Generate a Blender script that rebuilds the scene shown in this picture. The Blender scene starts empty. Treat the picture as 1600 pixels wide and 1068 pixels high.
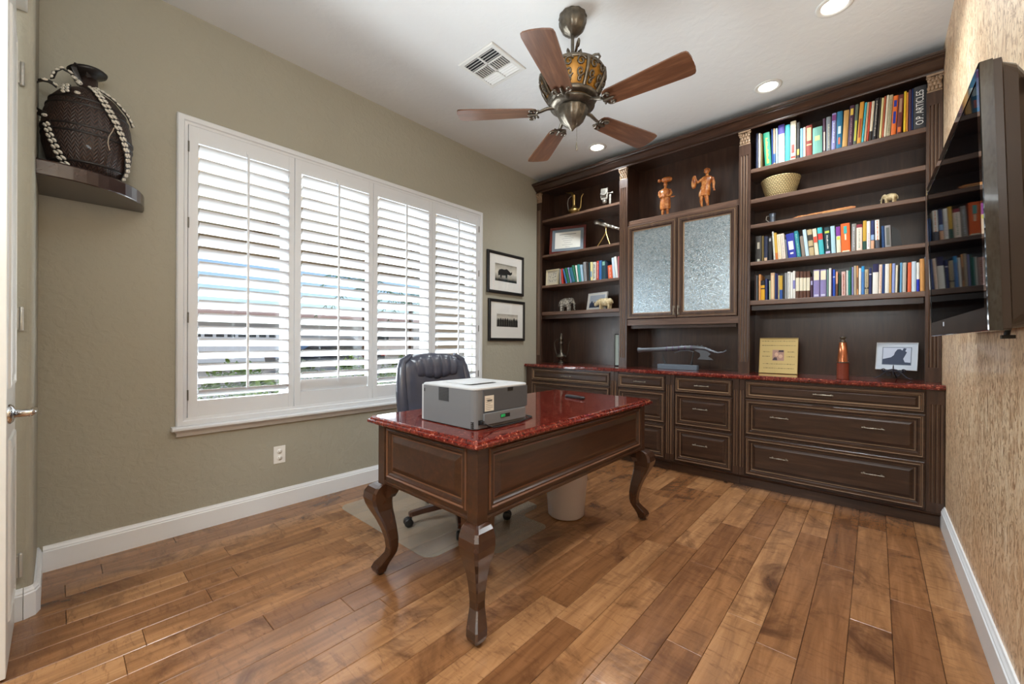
import bpy, bmesh, math, random
from mathutils import Vector, Matrix
random.seed(7)
PI = math.pi
SC = bpy.context.scene
COL = SC.collection

# ---------------------------------------------------------------- camera
F_PX = 634.75
YAW, PITCH, ROLL = 0.7302, -0.001, 0.005
_F = Vector((-math.sin(YAW) * math.cos(PITCH), math.cos(YAW) * math.cos(PITCH), math.sin(PITCH)))
_R0 = Vector((math.cos(YAW), math.sin(YAW), 0))
_U0 = _R0.cross(_F)
_R = _R0 * math.cos(ROLL) + _U0 * math.sin(ROLL)
_U = _U0 * math.cos(ROLL) - _R0 * math.sin(ROLL)
cd = bpy.data.cameras.new('camera')
cd.sensor_width = 36
cd.lens = F_PX / 1600 * 36
cd.clip_start = 0.02
cd.clip_end = 300
cam = bpy.data.objects.new('camera', cd)
cam.matrix_world = Matrix(((_R.x, _U.x, -_F.x, 2.987), (_R.y, _U.y, -_F.y, 0), (_R.z, _U.z, -_F.z, 1.12), (0, 0, 0, 1)))
COL.objects.link(cam)
SC.camera = cam

# ---------------------------------------------------------------- world, sun, room and fill lights, exposure
W = bpy.data.worlds.new('world')
SC.world = W
W.use_nodes = True
wn = W.node_tree
wn.nodes.clear()
sky = wn.nodes.new('ShaderNodeTexSky')
sky.sky_type = 'NISHITA'
sky.sun_disc = False
sky.sun_elevation = math.radians(48)
sky.sun_rotation = math.radians(110)
sky.altitude = 300
sky.air_density = 1.0
sky.dust_density = 0.1
sky.ozone_density = 4.0
bg = wn.nodes.new('ShaderNodeBackground')
bg.inputs['Strength'].default_value = 0.085
wo = wn.nodes.new('ShaderNodeOutputWorld')
wn.links.new(sky.outputs[0], bg.inputs[0])
wn.links.new(bg.outputs[0], wo.inputs[0])

def light(name, kind, loc, power, col=(1, 1, 1), rot=(0, 0, 0), size=0.2, size_y=None, spot=None, blend=0.5):
    l = bpy.data.lights.new(name, kind)
    l.energy = power
    l.color = col
    if kind == 'AREA':
        l.size = size
        if size_y:
            l.shape = 'RECTANGLE'; l.size_y = size_y
        else:
            l.shape = 'DISK'
    elif kind == 'SPOT':
        l.spot_size = math.radians(spot); l.spot_blend = blend; l.shadow_soft_size = size
    elif kind == 'SUN':
        l.angle = math.radians(1.5)
    o = bpy.data.objects.new(name, l)
    o.location = loc
    o.rotation_euler = rot
    COL.objects.link(o)
    return o

light('sun_light', 'SUN', (0, 0, 8), 1.3, (1, 0.96, 0.9), rot=(math.radians(20), math.radians(38), 0))
WARM = (0.91, 0.97, 1.0)
# recessed cans: three in view, their partners of the same grid behind the camera's field
CANS = [(2.806, 2.907), (2.384, 3.506), (0.952, 3.505), (2.70, 0.60)]
for _x, _y in CANS:
    light('can_light', 'SPOT', (_x, _y, 2.985), 32 if _x == 2.384 else 54, WARM, size=0.06, spot=146, blend=1.0)
# added fill lamps without fixtures: hall, outside the shutters, above the camera
light('hall_fill', 'AREA', (1.9, -1.2, 2.8), 62, (0.85, 0.945, 1.0), rot=(math.radians(40), 0, 0), size=1.6, size_y=0.9)  # unseen fill lamp added in the hall to brighten the room
light('window_fill', 'AREA', (-0.75, 1.65, 0.75), 175, (0.88, 0.955, 1.0), rot=(0, math.radians(-90 - 32), 0), size=1.2, size_y=2.6)  # helper lamp added outside, pushes light up through the louvers
light('bounce_fill', 'AREA', (2.95, -0.03, 1.80), 30, (0.88, 0.96, 1.0), rot=(math.radians(180 - 22), 0, math.radians(35)), size=0.7)  # weak helper lamp added above the camera, bounced off the ceiling
SC.view_settings.view_transform = 'Standard'
SC.view_settings.look = 'None'
SC.view_settings.gamma = 1
SC.view_settings.use_curve_mapping = False
SC.view_settings.exposure = 0.62
SC.cycles.max_bounces = 8
SC.cycles.diffuse_bounces = 5
SC.cycles.glossy_bounces = 4
SC.cycles.transparent_max_bounces = 12
SC.cycles.sample_clamp_indirect = 6

# ---------------------------------------------------------------- materials
MATS = {}
def hexc(h):
    if not isinstance(h, str):
        return tuple(h)
    v = [int(h[i:i + 2], 16) / 255 for i in (0, 2, 4)]
    return tuple(c / 12.92 if c <= 0.04045 else ((c + 0.055) / 1.055) ** 2.4 for c in v)

def mat(name, col='808080', rough=0.5, metal=0.0, coat=0.0, spec=None, emit=None, trans=None, alpha=None):
    if name in MATS:
        return MATS[name]
    m = bpy.data.materials.new(name)
    m.use_nodes = True
    b = m.node_tree.nodes['Principled BSDF']
    b.inputs['Base Color'].default_value = (*hexc(col), 1)
    b.inputs['Roughness'].default_value = rough
    b.inputs['Metallic'].default_value = metal
    b.inputs['Coat Weight'].default_value = coat
    if spec is not None:
        b.inputs['Specular IOR Level'].default_value = spec
    if emit:
        b.inputs['Emission Color'].default_value = (*hexc(emit[0]), 1)
        b.inputs['Emission Strength'].default_value = emit[1]
    if trans:
        b.inputs['Transmission Weight'].default_value = trans
    if alpha is not None:
        b.inputs['Alpha'].default_value = alpha
    MATS[name] = m
    return m

class NT:
    """small helper for wiring node trees"""
    def __init__(s, m):
        s.t = m.node_tree; s.b = s.t.nodes['Principled BSDF']
    def n(s, typ, **kw):
        nd = s.t.nodes.new(typ)
        for k, v in kw.items():
            if k in ('op',): nd.operation = v
            elif k == 'blend': nd.blend_type = v
            elif k.startswith('i_'):
                key = k[2:]
                nd.inputs[int(key) if key.isdigit() else key].default_value = v
            else: setattr(nd, k, v)
        return nd
    def l(s, a, b): s.t.links.new(a, b)
    def coord(s, out='Object', scale=(1, 1, 1), rnd=False):
        tc = s.n('ShaderNodeTexCoord')
        mp = s.n('ShaderNodeMapping'); mp.inputs['Scale'].default_value = scale
        s.l(tc.outputs[out], mp.inputs['Vector'])
        if rnd:
            oi = s.n('ShaderNodeObjectInfo')
            mu = s.n('ShaderNodeMath', op='MULTIPLY'); mu.inputs[1].default_value = 37.0
            cb = s.n('ShaderNodeCombineXYZ')
            s.l(oi.outputs['Random'], mu.inputs[0])
            for i in range(3): s.l(mu.outputs[0], cb.inputs[i])
            s.l(cb.outputs[0], mp.inputs['Location'])
            return mp.outputs[0], oi.outputs['Random']
        return mp.outputs[0]
    def noise(s, v, scale, detail=4, rough=0.55, dist=0.0):
        nd = s.n('ShaderNodeTexNoise'); s.l(v, nd.inputs['Vector'])
        nd.inputs['Scale'].default_value = scale; nd.inputs['Detail'].default_value = detail
        nd.inputs['Roughness'].default_value = rough; nd.inputs['Distortion'].default_value = dist
        return nd.outputs[0]
    def ramp(s, f, stops):
        r = s.n('ShaderNodeValToRGB'); s.l(f, r.inputs[0]); e = r.color_ramp.elements
        while len(e) < len(stops): e.new(0.5)
        for k, (p, c) in enumerate(stops):
            e[k].position = p
            e[k].color = (*hexc(c), 1) if not isinstance(c, float) else (c, c, c, 1)
        return r.outputs[0]
    def mix(s, f, a, b, blend='MIX'):
        m = s.n('ShaderNodeMixRGB', blend=blend)
        for k, v in ((0, f), (1, a), (2, b)):
            if hasattr(v, 'default_value') and hasattr(v, 'links'): s.l(v, m.inputs[k])
            elif isinstance(v, (int, float)): m.inputs[k].default_value = v if k == 0 else (v, v, v, 1)
            else: m.inputs[k].default_value = (*hexc(v), 1)
        return m.outputs[0]
    def bump(s, h, strength=0.3, dist=0.01):
        bp = s.n('ShaderNodeBump'); s.l(h, bp.inputs['Height'])
        bp.inputs['Strength'].default_value = strength; bp.inputs['Distance'].default_value = dist
        s.l(bp.outputs[0], s.b.inputs['Normal'])

def wood(name, stops, rough=0.35, scale=(14, 14, 1.4), sc=3.0, coat=0.2, bump=0.05, rnd=False):
    m = mat(name, '806040', rough, coat=coat); t = NT(m)
    v = t.coord('Object', scale, rnd)
    if rnd: v = v[0]
    t.l(t.ramp(t.noise(v, sc, 5, 0.6, 0.6), stops), t.b.inputs['Base Color'])
    t.bump(t.noise(v, sc * 3, 3), bump, 0.002)
    t.b.inputs['Coat Roughness'].default_value = 0.25
    return m

def knockdown(name, col, col2, strength=0.28, scale=26, rough=0.75):
    m = mat(name, col, rough); t = NT(m)
    v = t.coord()
    t.l(t.mix(t.noise(v, 1.3, 3), col, col2), t.b.inputs['Base Color'])
    h = t.ramp(t.noise(v, scale, 3, 0.5, 0.4), [(0.42, 0.0), (0.62, 1.0)])
    t.bump(h, strength, 0.004)
    return m

m_olive = knockdown('olive_paint', 'a5a192', '9f9b8b')
m_ceil = knockdown('ceiling_paint', 'dfe1e1', 'dbdddd', 0.15, 18, 0.8)
m_white = mat('white_trim_paint', 'e2e4e6', 0.35)
m_shut = mat('white_shutter_paint', 'd9dcdf', 0.3)
m_door = mat('white_door_paint', 'dddbd4', 0.35)
m_dark = wood('dark_stained_wood', [(0.25, '2e1d15'), (0.55, '422c20'), (0.8, '5a4031')], 0.33)
m_darkx = wood('dark_stained_wood_horizontal', [(0.25, '2a1a12'), (0.55, '3c271b'), (0.8, '543a2b')], 0.33, (1.4, 14, 14))
m_shelf = wood('shelf_wood', [(0.25, '49352a'), (0.55, '63493a'), (0.8, '7b5e4c')], 0.38, (1.4, 14, 14))
m_back = wood('back_panel_wood', [(0.25, '33221a'), (0.55, '432e23'), (0.85, '543c2f')], 0.3, (10, 10, 1.2))
m_glaze_hl = mat('glaze_painted_highlight', '94795f', 0.35, coat=0.3)  # pale glaze that also paints highlights onto moulding edges
m_desk = wood('desk_walnut', [(0.2, '2c1a10'), (0.55, '402616'), (0.85, '57361f')], 0.28, (12, 1.5, 12), coat=0.4)
m_leg = wood('desk_leg_wood', [(0.2, '2a170d'), (0.6, '3d2213'), (0.9, '54331e')], 0.22, (10, 10, 3), coat=0.6)
m_gold = mat('antique_gold', 'b8873e', 0.35, 0.9)
m_pewter = mat('pewter', '8d8578', 0.35, 0.9)
m_chrome = mat('chrome', 'd8d8da', 0.12, 1.0)
m_black = mat('black_plastic', '141416', 0.4)
m_paper = mat('book_pages', 'd9cfb6', 0.8)
m_mat_white = mat('mat_board', 'e6e5e0', 0.7)
m_blackframe = mat('black_frame', '1b1817', 0.35)
m_brass = mat('brass', 'b0935a', 0.28, 0.9)
m_silver = mat('silvered_metal', 'a9a49a', 0.3, 0.85)
m_sub = mat('subfloor', '3a281c', 0.8)

# red granite with paler flecks
m_gran = mat('red_granite', '7a241c', 0.07, coat=0.3); t = NT(m_gran)
v = t.coord()
_vo = t.n('ShaderNodeTexVoronoi'); t.l(v, _vo.inputs['Vector']); _vo.inputs['Scale'].default_value = 95
_a = t.ramp(_vo.outputs['Distance'], [(0.12, 'c08a76'), (0.3, '94452f'), (0.6, '5a1a14')])
_b = t.ramp(t.noise(v, 60, 4, 0.7), [(0.35, '360e0b'), (0.5, '631c15'), (0.68, '8e4435')])
t.l(t.mix(t.ramp(t.noise(v, 60, 3, 0.6), [(0.51, 0.0), (0.60, 0.9)]), _b, _a), t.b.inputs['Base Color'])

# hand-scraped floor boards, tone differs from board to board
m_plank = mat('hand_scraped_plank', '8a5a38', 0.24, coat=0.2); t = NT(m_plank)
v, rn = t.coord('Object', (1, 1, 1), True)
mp1 = t.n('ShaderNodeMapping'); mp1.inputs['Scale'].default_value = (9, 0.9, 9); t.l(v, mp1.inputs['Vector'])
mp2 = t.n('ShaderNodeMapping'); mp2.inputs['Scale'].default_value = (1.5, 7, 1.5); t.l(v, mp2.inputs['Vector'])
base = t.ramp(t.noise(mp1.outputs[0], 2.2, 6, 0.62, 0.8), [(0.25, '7e5b3f'), (0.5, '9f7653'), (0.75, 'bb8f68')])
tone = t.ramp(rn, [(0.0, 'c2b0a0'), (0.3, 'd6c5b2'), (0.65, 'ecdfce'), (1.0, 'fff8ec')])
base = t.mix(1.0, base, tone, 'MULTIPLY')
dk = t.ramp(t.noise(v, 2.6, 5, 0.65, 1.2), [(0.52, 0.0), (0.70, 0.85)])
base = t.mix(dk, base, '4a2c1b')
sc1 = t.ramp(t.noise(mp2.outputs[0], 7.0, 6, 0.72, 0.8), [(0.53, 0.0), (0.72, 0.7)])
base = t.mix(sc1, base, '5a3822')
t.l(base, t.b.inputs['Base Color'])
t.bump(t.noise(mp2.outputs[0], 5.0, 4, 0.6), 0.3, 0.004)
t.b.inputs['Coat Roughness'].default_value = 0.18

# faux wood-grain paint on the right wall
m_faux = mat('faux_wood_wall_finish', 'b89468', 0.42, coat=0.15); t = NT(m_faux)
v = t.coord('Object', (1, 3, 0.8))
a1 = t.ramp(t.noise(v, 4.5, 8, 0.72, 2.2), [(0.32, 'c09c7c'), (0.45, 'e2c6a4'), (0.56, 'f2dcbc'), (0.7, 'fdf0d8')])
v2 = t.coord('Object', (1, 1, 1))
a2 = t.ramp(t.noise(v2, 1.1, 3, 0.5), [(0.35, 'e6c090'), (0.65, 'fff8ee')])
c1 = t.mix(0.55, a1, a2, 'MULTIPLY')
v3 = t.coord('Object', (1, 4.2, 2.6))
nz = t.noise(v3, 5.5, 5, 0.65, 2.6)
fl = t.ramp(nz, [(0.50, 0.0), (0.60, 0.8)])
c1 = t.mix(fl, c1, '9c7654')
f2 = t.ramp(nz, [(0.36, 0.6), (0.46, 0.0)])
c1 = t.mix(f2, c1, 'f0dcc0')
t.l(c1, t.b.inputs['Base Color'])
t.bump(nz, 0.35, 0.004)

# ---------------------------------------------------------------- mesh building
ORG = {}
def org(o):
    return ORG.get(o.name, Vector((0, 0, 0))) if o else Vector((0, 0, 0))

class MB:
    def __init__(s):
        s.v = []; s.f = []; s.m = []; s.sm = []
    def add(s, vs, fs, mi=0, smooth=False):
        n = len(s.v)
        s.v += [Vector(p) for p in vs]
        for f in fs:
            s.f.append([n + i for i in f]); s.m.append(mi); s.sm.append(smooth)
        return s
    def box(s, x0, x1, y0, y1, z0, z1, mi=0, b=0.0):
        if b > 0:
            bm = bmesh.new()
            bmesh.ops.create_cube(bm, size=1)
            for q in bm.verts:
                q.co = Vector(((x0 + x1) / 2 + q.co.x * (x1 - x0), (y0 + y1) / 2 + q.co.y * (y1 - y0), (z0 + z1) / 2 + q.co.z * (z1 - z0)))
            bmesh.ops.bevel(bm, geom=bm.edges[:], offset=b, segments=2, affect='EDGES', profile=0.5)
            s.bm(bm, mi); return s
        vs = [(x, y, z) for x in (x0, x1) for y in (y0, y1) for z in (z0, z1)]
        return s.add(vs, [(0, 1, 3, 2), (4, 6, 7, 5), (0, 4, 5, 1), (2, 3, 7, 6), (0, 2, 6, 4), (1, 5, 7, 3)], mi)
    def bm(s, bm, mi=0, smooth=False, mtx=None):
        bm.verts.index_update()
        s.add([(mtx @ q.co if mtx else q.co.copy()) for q in bm.verts], [[q.index for q in f.verts] for f in bm.faces], mi, smooth)
        bm.free()
    def prism(s, pts, a0, a1, axis='x', mi=0, smooth=False):
        """extrude a 2D polygon along an axis; pts are the other two coordinates in xyz order"""
        def P(p, a):
            return {'x': (a, p[0], p[1]), 'y': (p[0], a, p[1]), 'z': (p[0], p[1], a)}[axis]
        n = len(pts)
        vs = [P(p, a0) for p in pts] + [P(p, a1) for p in pts]
        s.add(vs, [(i, (i + 1) % n, n + (i + 1) % n, n + i) for i in range(n)], mi, smooth)
        s.add(vs, [tuple(range(n))[::-1], tuple(range(n, 2 * n))], mi, False)
        return s
    def lathe(s, prof, c=(0, 0, 0), seg=20, mi=0, axis='z', smooth=True, sx=1.0, sy=1.0, rib=None):
        n = len(prof); vs = []
        for k in range(seg):
            a = 2 * PI * k / seg
            g = 1.0 if rib is None else 1 + rib[1] * math.cos(rib[0] * a)
            for r, z in prof:
                x, y = r * g * math.cos(a) * sx, r * g * math.sin(a) * sy
                p = {'z': (x, y, z), 'x': (z, x, y), 'y': (x, z, y)}[axis]
                vs.append((c[0] + p[0], c[1] + p[1], c[2] + p[2]))
        fs = []
        for k in range(seg):
            k2 = (k + 1) % seg
            for i in range(n - 1):
                fs.append((k * n + i, k2 * n + i, k2 * n + i + 1, k * n + i + 1))
        s.add(vs, fs, mi, smooth)
        for idx in (0, n - 1):
            if prof[idx][0] > 1e-5:
                s.add([vs[k * n + idx] for k in range(seg)], [tuple(range(seg))], mi, False)
        return s
    def tube(s, path, r, seg=8, mi=0, closed=False, smooth=True, flat=1.0):
        P = [Vector(p) for p in path]; n = len(P)
        rr = r if isinstance(r, (list, tuple)) else [r] * n
        rings = []; up = None
        for i in range(n):
            if closed: d = P[(i + 1) % n] - P[i - 1]
            else: d = P[min(i + 1, n - 1)] - P[max(i - 1, 0)]
            if d.length < 1e-9: d = Vector((0, 0, 1))
            d.normalize()
            if up is None:
                up = Vector((0, 0, 1)) if abs(d.z) < 0.9 else Vector((1, 0, 0))
            up = (up - d * up.dot(d))
            if up.length < 1e-6: up = d.orthogonal()
            up.normalize()
            sd = d.cross(up)
            rings.append([P[i] + (sd * math.cos(2 * PI * k / seg) * rr[i] + up * math.sin(2 * PI * k / seg) * rr[i] * flat) for k in range(seg)])
        vs = [p for rg in rings for p in rg]; fs = []
        m = n if closed else n - 1
        for i in range(m):
            j = (i + 1) % n
            for k in range(seg):
                k2 = (k + 1) % seg
                fs.append((i * seg + k, i * seg + k2, j * seg + k2, j * seg + k))
        s.add(vs, fs, mi, smooth)
        if not closed:
            s.add(rings[0], [tuple(range(seg))[::-1]], mi); s.add(rings[-1], [tuple(range(seg))], mi)
        return s
    def loft(s, rings, mi=0, smooth=False, cap0=True, cap1=True, closed=True):
        n = len(rings[0]); vs = [p for r in rings for p in r]; fs = []
        for i in range(len(rings) - 1):
            for k in range(n if closed else n - 1):
                k2 = (k + 1) % n
                fs.append((i * n + k, i * n + k2, (i + 1) * n + k2, (i + 1) * n + k))
        s.add(vs, fs, mi, smooth)
        if cap0: s.add(rings[0], [tuple(range(n))[::-1]], mi)
        if cap1: s.add(rings[-1], [tuple(range(n))], mi)
        return s
    def panel(s, M, w0, w1, h0, h1, rings, mi=0, mis=None, open_center=False):
        """stepped rectangular panel: M maps (u, v, depth) to xyz; rings = (inset, depth)"""
        R = []
        for ins, d in rings:
            R.append([M(w0 + ins, h0 + ins, d), M(w1 - ins, h0 + ins, d), M(w1 - ins, h1 - ins, d), M(w0 + ins, h1 - ins, d)])
        for i in range(len(R) - 1):
            s.add(R[i] + R[i + 1], [(k, (k + 1) % 4, 4 + (k + 1) % 4, 4 + k) for k in range(4)], mis[i] if mis else mi)
        if not open_center: s.add(R[-1], [(0, 1, 2, 3)], mi)
        return s
    def ball(s, c, r, mi=0, seg=12, sc=(1, 1, 1), mtx=None):
        bm = bmesh.new(); bmesh.ops.create_uvsphere(bm, u_segments=seg, v_segments=max(6, seg * 2 // 3), radius=r)
        for q in bm.verts:
            q.co = Vector((q.co.x * sc[0], q.co.y * sc[1], q.co.z * sc[2]))
            if mtx: q.co = mtx @ q.co
            q.co += Vector(c)
        s.bm(bm, mi, True); return s
    def turn(s, mtx):
        s.v = [mtx @ p for p in s.v]; return s
    def mesh(s, name, mats, off=Vector((0, 0, 0)), weld=False):
        me = bpy.data.meshes.new(name)
        me.from_pydata([tuple(p - off) for p in s.v], [], s.f)
        if not isinstance(mats, (list, tuple)): mats = [mats]
        for m in mats: me.materials.append(m)
        me.polygons.foreach_set('material_index', s.m)
        me.polygons.foreach_set('use_smooth', s.sm)
        bm = bmesh.new(); bm.from_mesh(me)
        if weld: bmesh.ops.remove_doubles(bm, verts=bm.verts, dist=1e-5)
        bmesh.ops.recalc_face_normals(bm, faces=bm.faces)
        bm.to_mesh(me); bm.free()
        me.update()
        return me
    def part(s, name, mats, parent=None, at=None, weld=False, **tags):
        """link as one mesh object. With a parent, vertices are given in the parent's root frame
        (world minus the thing's base) unless the root was made with local=True"""
        if parent is None:
            off = Vector(at) if at is not None else Vector((0, 0, 0))
            o = bpy.data.objects.new(name, s.mesh(name, mats, off, weld))
            o.location = off; ORG[o.name] = off
        else:
            off = org(parent)
            o = bpy.data.objects.new(name, s.mesh(name, mats, off, weld))
            o.parent = parent; ORG[o.name] = off
        COL.objects.link(o)
        for k, v in tags.items(): o[k] = v
        return o

def thing(name, label, cat, loc=(0, 0, 0), rz=0.0, local=False, group=None):
    o = bpy.data.objects.new(name, None)
    o.empty_display_size = 0.05
    COL.objects.link(o)
    o.location = loc; o.rotation_euler = (0, 0, rz)
    ORG[o.name] = Vector((0, 0, 0)) if local else Vector(loc)
    o['label'] = label; o['category'] = cat
    if group: o['group'] = group
    return o
def tag(o, label, cat, group=None):
    o['label'] = label; o['category'] = cat
    if group: o['group'] = group
    return o
def copy_tree(o, parent=None):
    c = o.copy(); COL.objects.link(c)
    if parent: c.parent = parent
    ORG[c.name] = org(o)
    for ch in list(o.children): copy_tree(ch, c)
    return c
MX = lambda y: (lambda u, v, d: (u, y - d, v))       # panel facing -Y
def struct(mb, name, mats, parent=None, **k):
    o = mb.part(name, mats, parent, **k)
    if parent is None: o['kind'] = 'structure'
    return o

# ================================================================ THE ROOM
RW, BY, CH = 3.303, 4.10, 3.02
HALL_Y = -2.4
fl = struct(MB().box(-0.0, RW + 0.05, HALL_Y, BY, -0.06, -0.013), 'floor', m_sub)
# boards: columns 0.1275 wide running away from the camera, ends where the photograph shows them
known = {25: [2.155, 3.277], 26: [1.6, 2.44, 3.035], 27: [1.2, 2.51], 24: [1.3, 2.605], 22: [0.9, 1.86, 2.9], 20: [1.395, 2.167, 2.76]}
PW = 0.1275
x = 3.167 + PW
cols = []
k = 27
while x > 0:
    cols.append((k, max(0.0, x - PW), min(RW, x))); x -= PW; k -= 1
cols.append((28, 3.2945, RW))
NPL = 0
for k, xa, xb in cols:
    if k in known: ys = [-0.9] + known[k] + [3.62]
    else:
        ys = [-0.9]
        yy = -0.9 + random.uniform(0.35, 1.0)
        while yy < 3.5:
            ys.append(yy); yy += random.choice([0.42, 0.6, 0.75, 0.95, 1.2]) * random.uniform(0.85, 1.1)
        if 3.62 - ys[-1] < 0.15: ys.pop()
        ys.append(3.62)
    for a, b in zip(ys[:-1], ys[1:]):
        g = 0.0007; e = 0.0016; zt = random.uniform(-0.0006, 0.0)
        mb = MB()
        lo = [(xa + g, a + g), (xb - g, a + g), (xb - g, b - g), (xa + g, b - g)]
        hi = [(xa + g + e, a + g + e), (xb - g - e, a + g + e), (xb - g - e, b - g - e), (xa + g + e, b - g - e)]
        if xb - xa < 0.02: hi = lo
        mb.loft([[(p[0], p[1], -0.013) for p in lo], [(p[0], p[1], zt - e) for p in lo], [(p[0], p[1], zt) for p in hi]], cap0=False)
        o = mb.part('plank', m_plank, fl); NPL += 1
hb = MB().box(0, RW, HALL_Y, -0.901, -0.013, 0.0)
struct(hb, 'floor_hall', wood('hall_boards', [(0.2, '6d4529'), (0.6, '8d5e3b'), (0.9, 'a87850')], 0.3, (8, 1, 8)))

# ceiling
struct(MB().box(-0.3, RW + 0.15, HALL_Y - 0.1, BY + 0.15, CH, CH + 0.12), 'ceiling', m_ceil)
# left wall with the window opening
WY0, WY1, WZ0, WZ1 = 0.50, 2.81, 0.655, 2.375
mb = MB()
mb.box(-0.15, 0, -0.22, WY0, -0.06, CH); mb.box(-0.15, 0, WY1, BY + 0.1, -0.06, CH)
mb.box(-0.15, 0, WY0, WY1, -0.06, WZ0); mb.box(-0.15, 0, WY0, WY1, WZ1, CH)
struct(mb, 'wall_left', m_olive)
struct(MB().box(-0.15, RW + 0.1, BY, BY + 0.1, -0.06, CH), 'wall_back', m_olive)
struct(MB().box(RW, RW + 0.1, HALL_Y, BY, -0.06, CH), 'wall_right', m_faux)
# short return of the front wall beside the door, rounded corner
pts = [(0, -0.22), (0, -0.065), (0.42, -0.065)] + [(0.42 + 0.02 * math.sin(a), -0.085 + 0.02 * math.cos(a)) for a in (0.3, 0.6, 0.9, 1.2, PI / 2)] + [(0.44, -0.22)]
mb = MB().prism(pts, -0.06, CH, 'z')
mb.box(0.44, RW, -0.22, -0.12, 2.52, CH)
struct(mb, 'wall_front', m_olive)
mb = MB().box(-0.1, 0.0, HALL_Y, -0.22, -0.06, CH).box(-0.1, RW + 0.1, HALL_Y - 0.1, HALL_Y, -0.06, CH)
struct(mb, 'wall_hall', mat('hall_paint', 'cfc6b2', 0.8))

# baseboards with an eased, stepped top
def base_prof(t=0.018, h=0.122):
    return [(0, 0), (t, 0), (t, h - 0.026), (t - 0.004, h - 0.022), (t - 0.004, h - 0.016), (t - 0.009, h - 0.008), (t - 0.012, h), (0, h)]
mb = MB().prism(base_prof(), -0.047, 3.58, 'y')
struct(mb, 'baseboard_left', m_white)
mb = MB().prism([(RW - a, b) for a, b in base_prof(0.018, 0.135)], -0.6, 3.60, 'y')
struct(mb, 'baseboard_right', m_white)
# front return baseboard: runs along the wall return and around its bullnose
def sweep(path, nrm, prof):
    return [[(p[0] + n[0] * t, p[1] + n[1] * t, z) for t, z in prof] for p, n in zip(path, nrm)]
path = [(0.0, -0.065), (0.41, -0.065), (0.428, -0.071), (0.438, -0.083), (0.44, -0.10)]
nrm = [(0, 1), (0, 1), (0.5, 0.87), (0.87, 0.5), (1, 0)]
rings = sweep([(0.0, -0.065), (0.405, -0.065)], [(0, 1), (0, 1)], base_prof())
rings2 = sweep([(0.407, -0.065), (0.43, -0.072), (0.44, -0.09)], [(0, 1), (0.7, 0.7), (1, 0)], base_prof(0.019))
rings3 = sweep([(0.44, -0.092), (0.44, -0.135)], [(1, 0), (1, 0)], base_prof())
struct(MB().loft(rings).loft(rings2).loft(rings3), 'baseboard_front', m_white)

# door leaf at the left edge of the picture, closed, seen nearly edge-on
d1 = bpy.data.objects.new('door_1', None); COL.objects.link(d1); d1.location = (0.66, -0.13, 0); d1['kind'] = 'structure'
ORG[d1.name] = Vector((0.66, -0.13, 0))
DX0, DX1, DY = 0.475, 0.87, -0.112
mb = MB().box(DX0, DX1, DY - 0.036, DY, 0.008, 2.42, b=0.002)
MD = lambda u, v, d: (u, DY + d, v)
mb.part('door_leaf', m_door, d1)
for z0, z1 in ((0.16, 0.78), (0.95, 2.26)):
    mb = MB().panel(MD, DX0 + 0.07, DX1 - 0.07, z0, z1, [(0, 0.0), (0.004, 0.005), (0.012, 0.007), (0.02, 0.002), (0.028, 0.001), (0.05, 0.006)])
    mb.part('panel', m_door, d1)
for z in (2.17, 1.2, 0.223):
    mb = MB().lathe([(0.0065, z - 0.045), (0.0065, z + 0.045), (0.003, z + 0.05), (0.0, z + 0.05)], (0.463, -0.098, 0), 10, smooth=True)
    mb.box(0.455, 0.474, -0.108, -0.104, z - 0.042, z + 0.042).box(0.4405, 0.452, -0.106, -0.102, z - 0.042, z + 0.042)
    mb.part('hinge', mat('painted_hinge', 'b9b6ae', 0.3, 0.4), d1)
HX, HZ = 0.82, 0.868
mb = MB().lathe([(0.033, 0), (0.033, 0.006), (0.026, 0.012), (0.014, 0.016), (0.012, 0.05), (0.013, 0.055), (0.0, 0.055)], (HX, DY, HZ), 24, axis='y')
mb.tube([(HX, DY + 0.05, HZ), (HX - 0.02, DY + 0.056, HZ + 0.002), (HX - 0.05, DY + 0.056, HZ + 0.004), (HX - 0.085, DY + 0.054, HZ), (HX - 0.105, DY + 0.046, HZ - 0.012), (HX - 0.11, DY + 0.04, HZ - 0.024)], [0.011, 0.011, 0.010, 0.009, 0.008, 0.006], 12)
mb.part('door_handle', m_chrome, d1)
struct(MB().box(0.4415, 3.2, -0.16, -0.085, 2.43, 2.515, b=0.004), 'trim_1', m_door)

# ---------------------------------------------------------------- window with plantation shutters
win = bpy.data.objects.new('window_1', None); COL.objects.link(win); win.location = (0, 1.65, 0.565); win['kind'] = 'structure'
ORG[win.name] = Vector((0, 1.65, 0.565))
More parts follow.
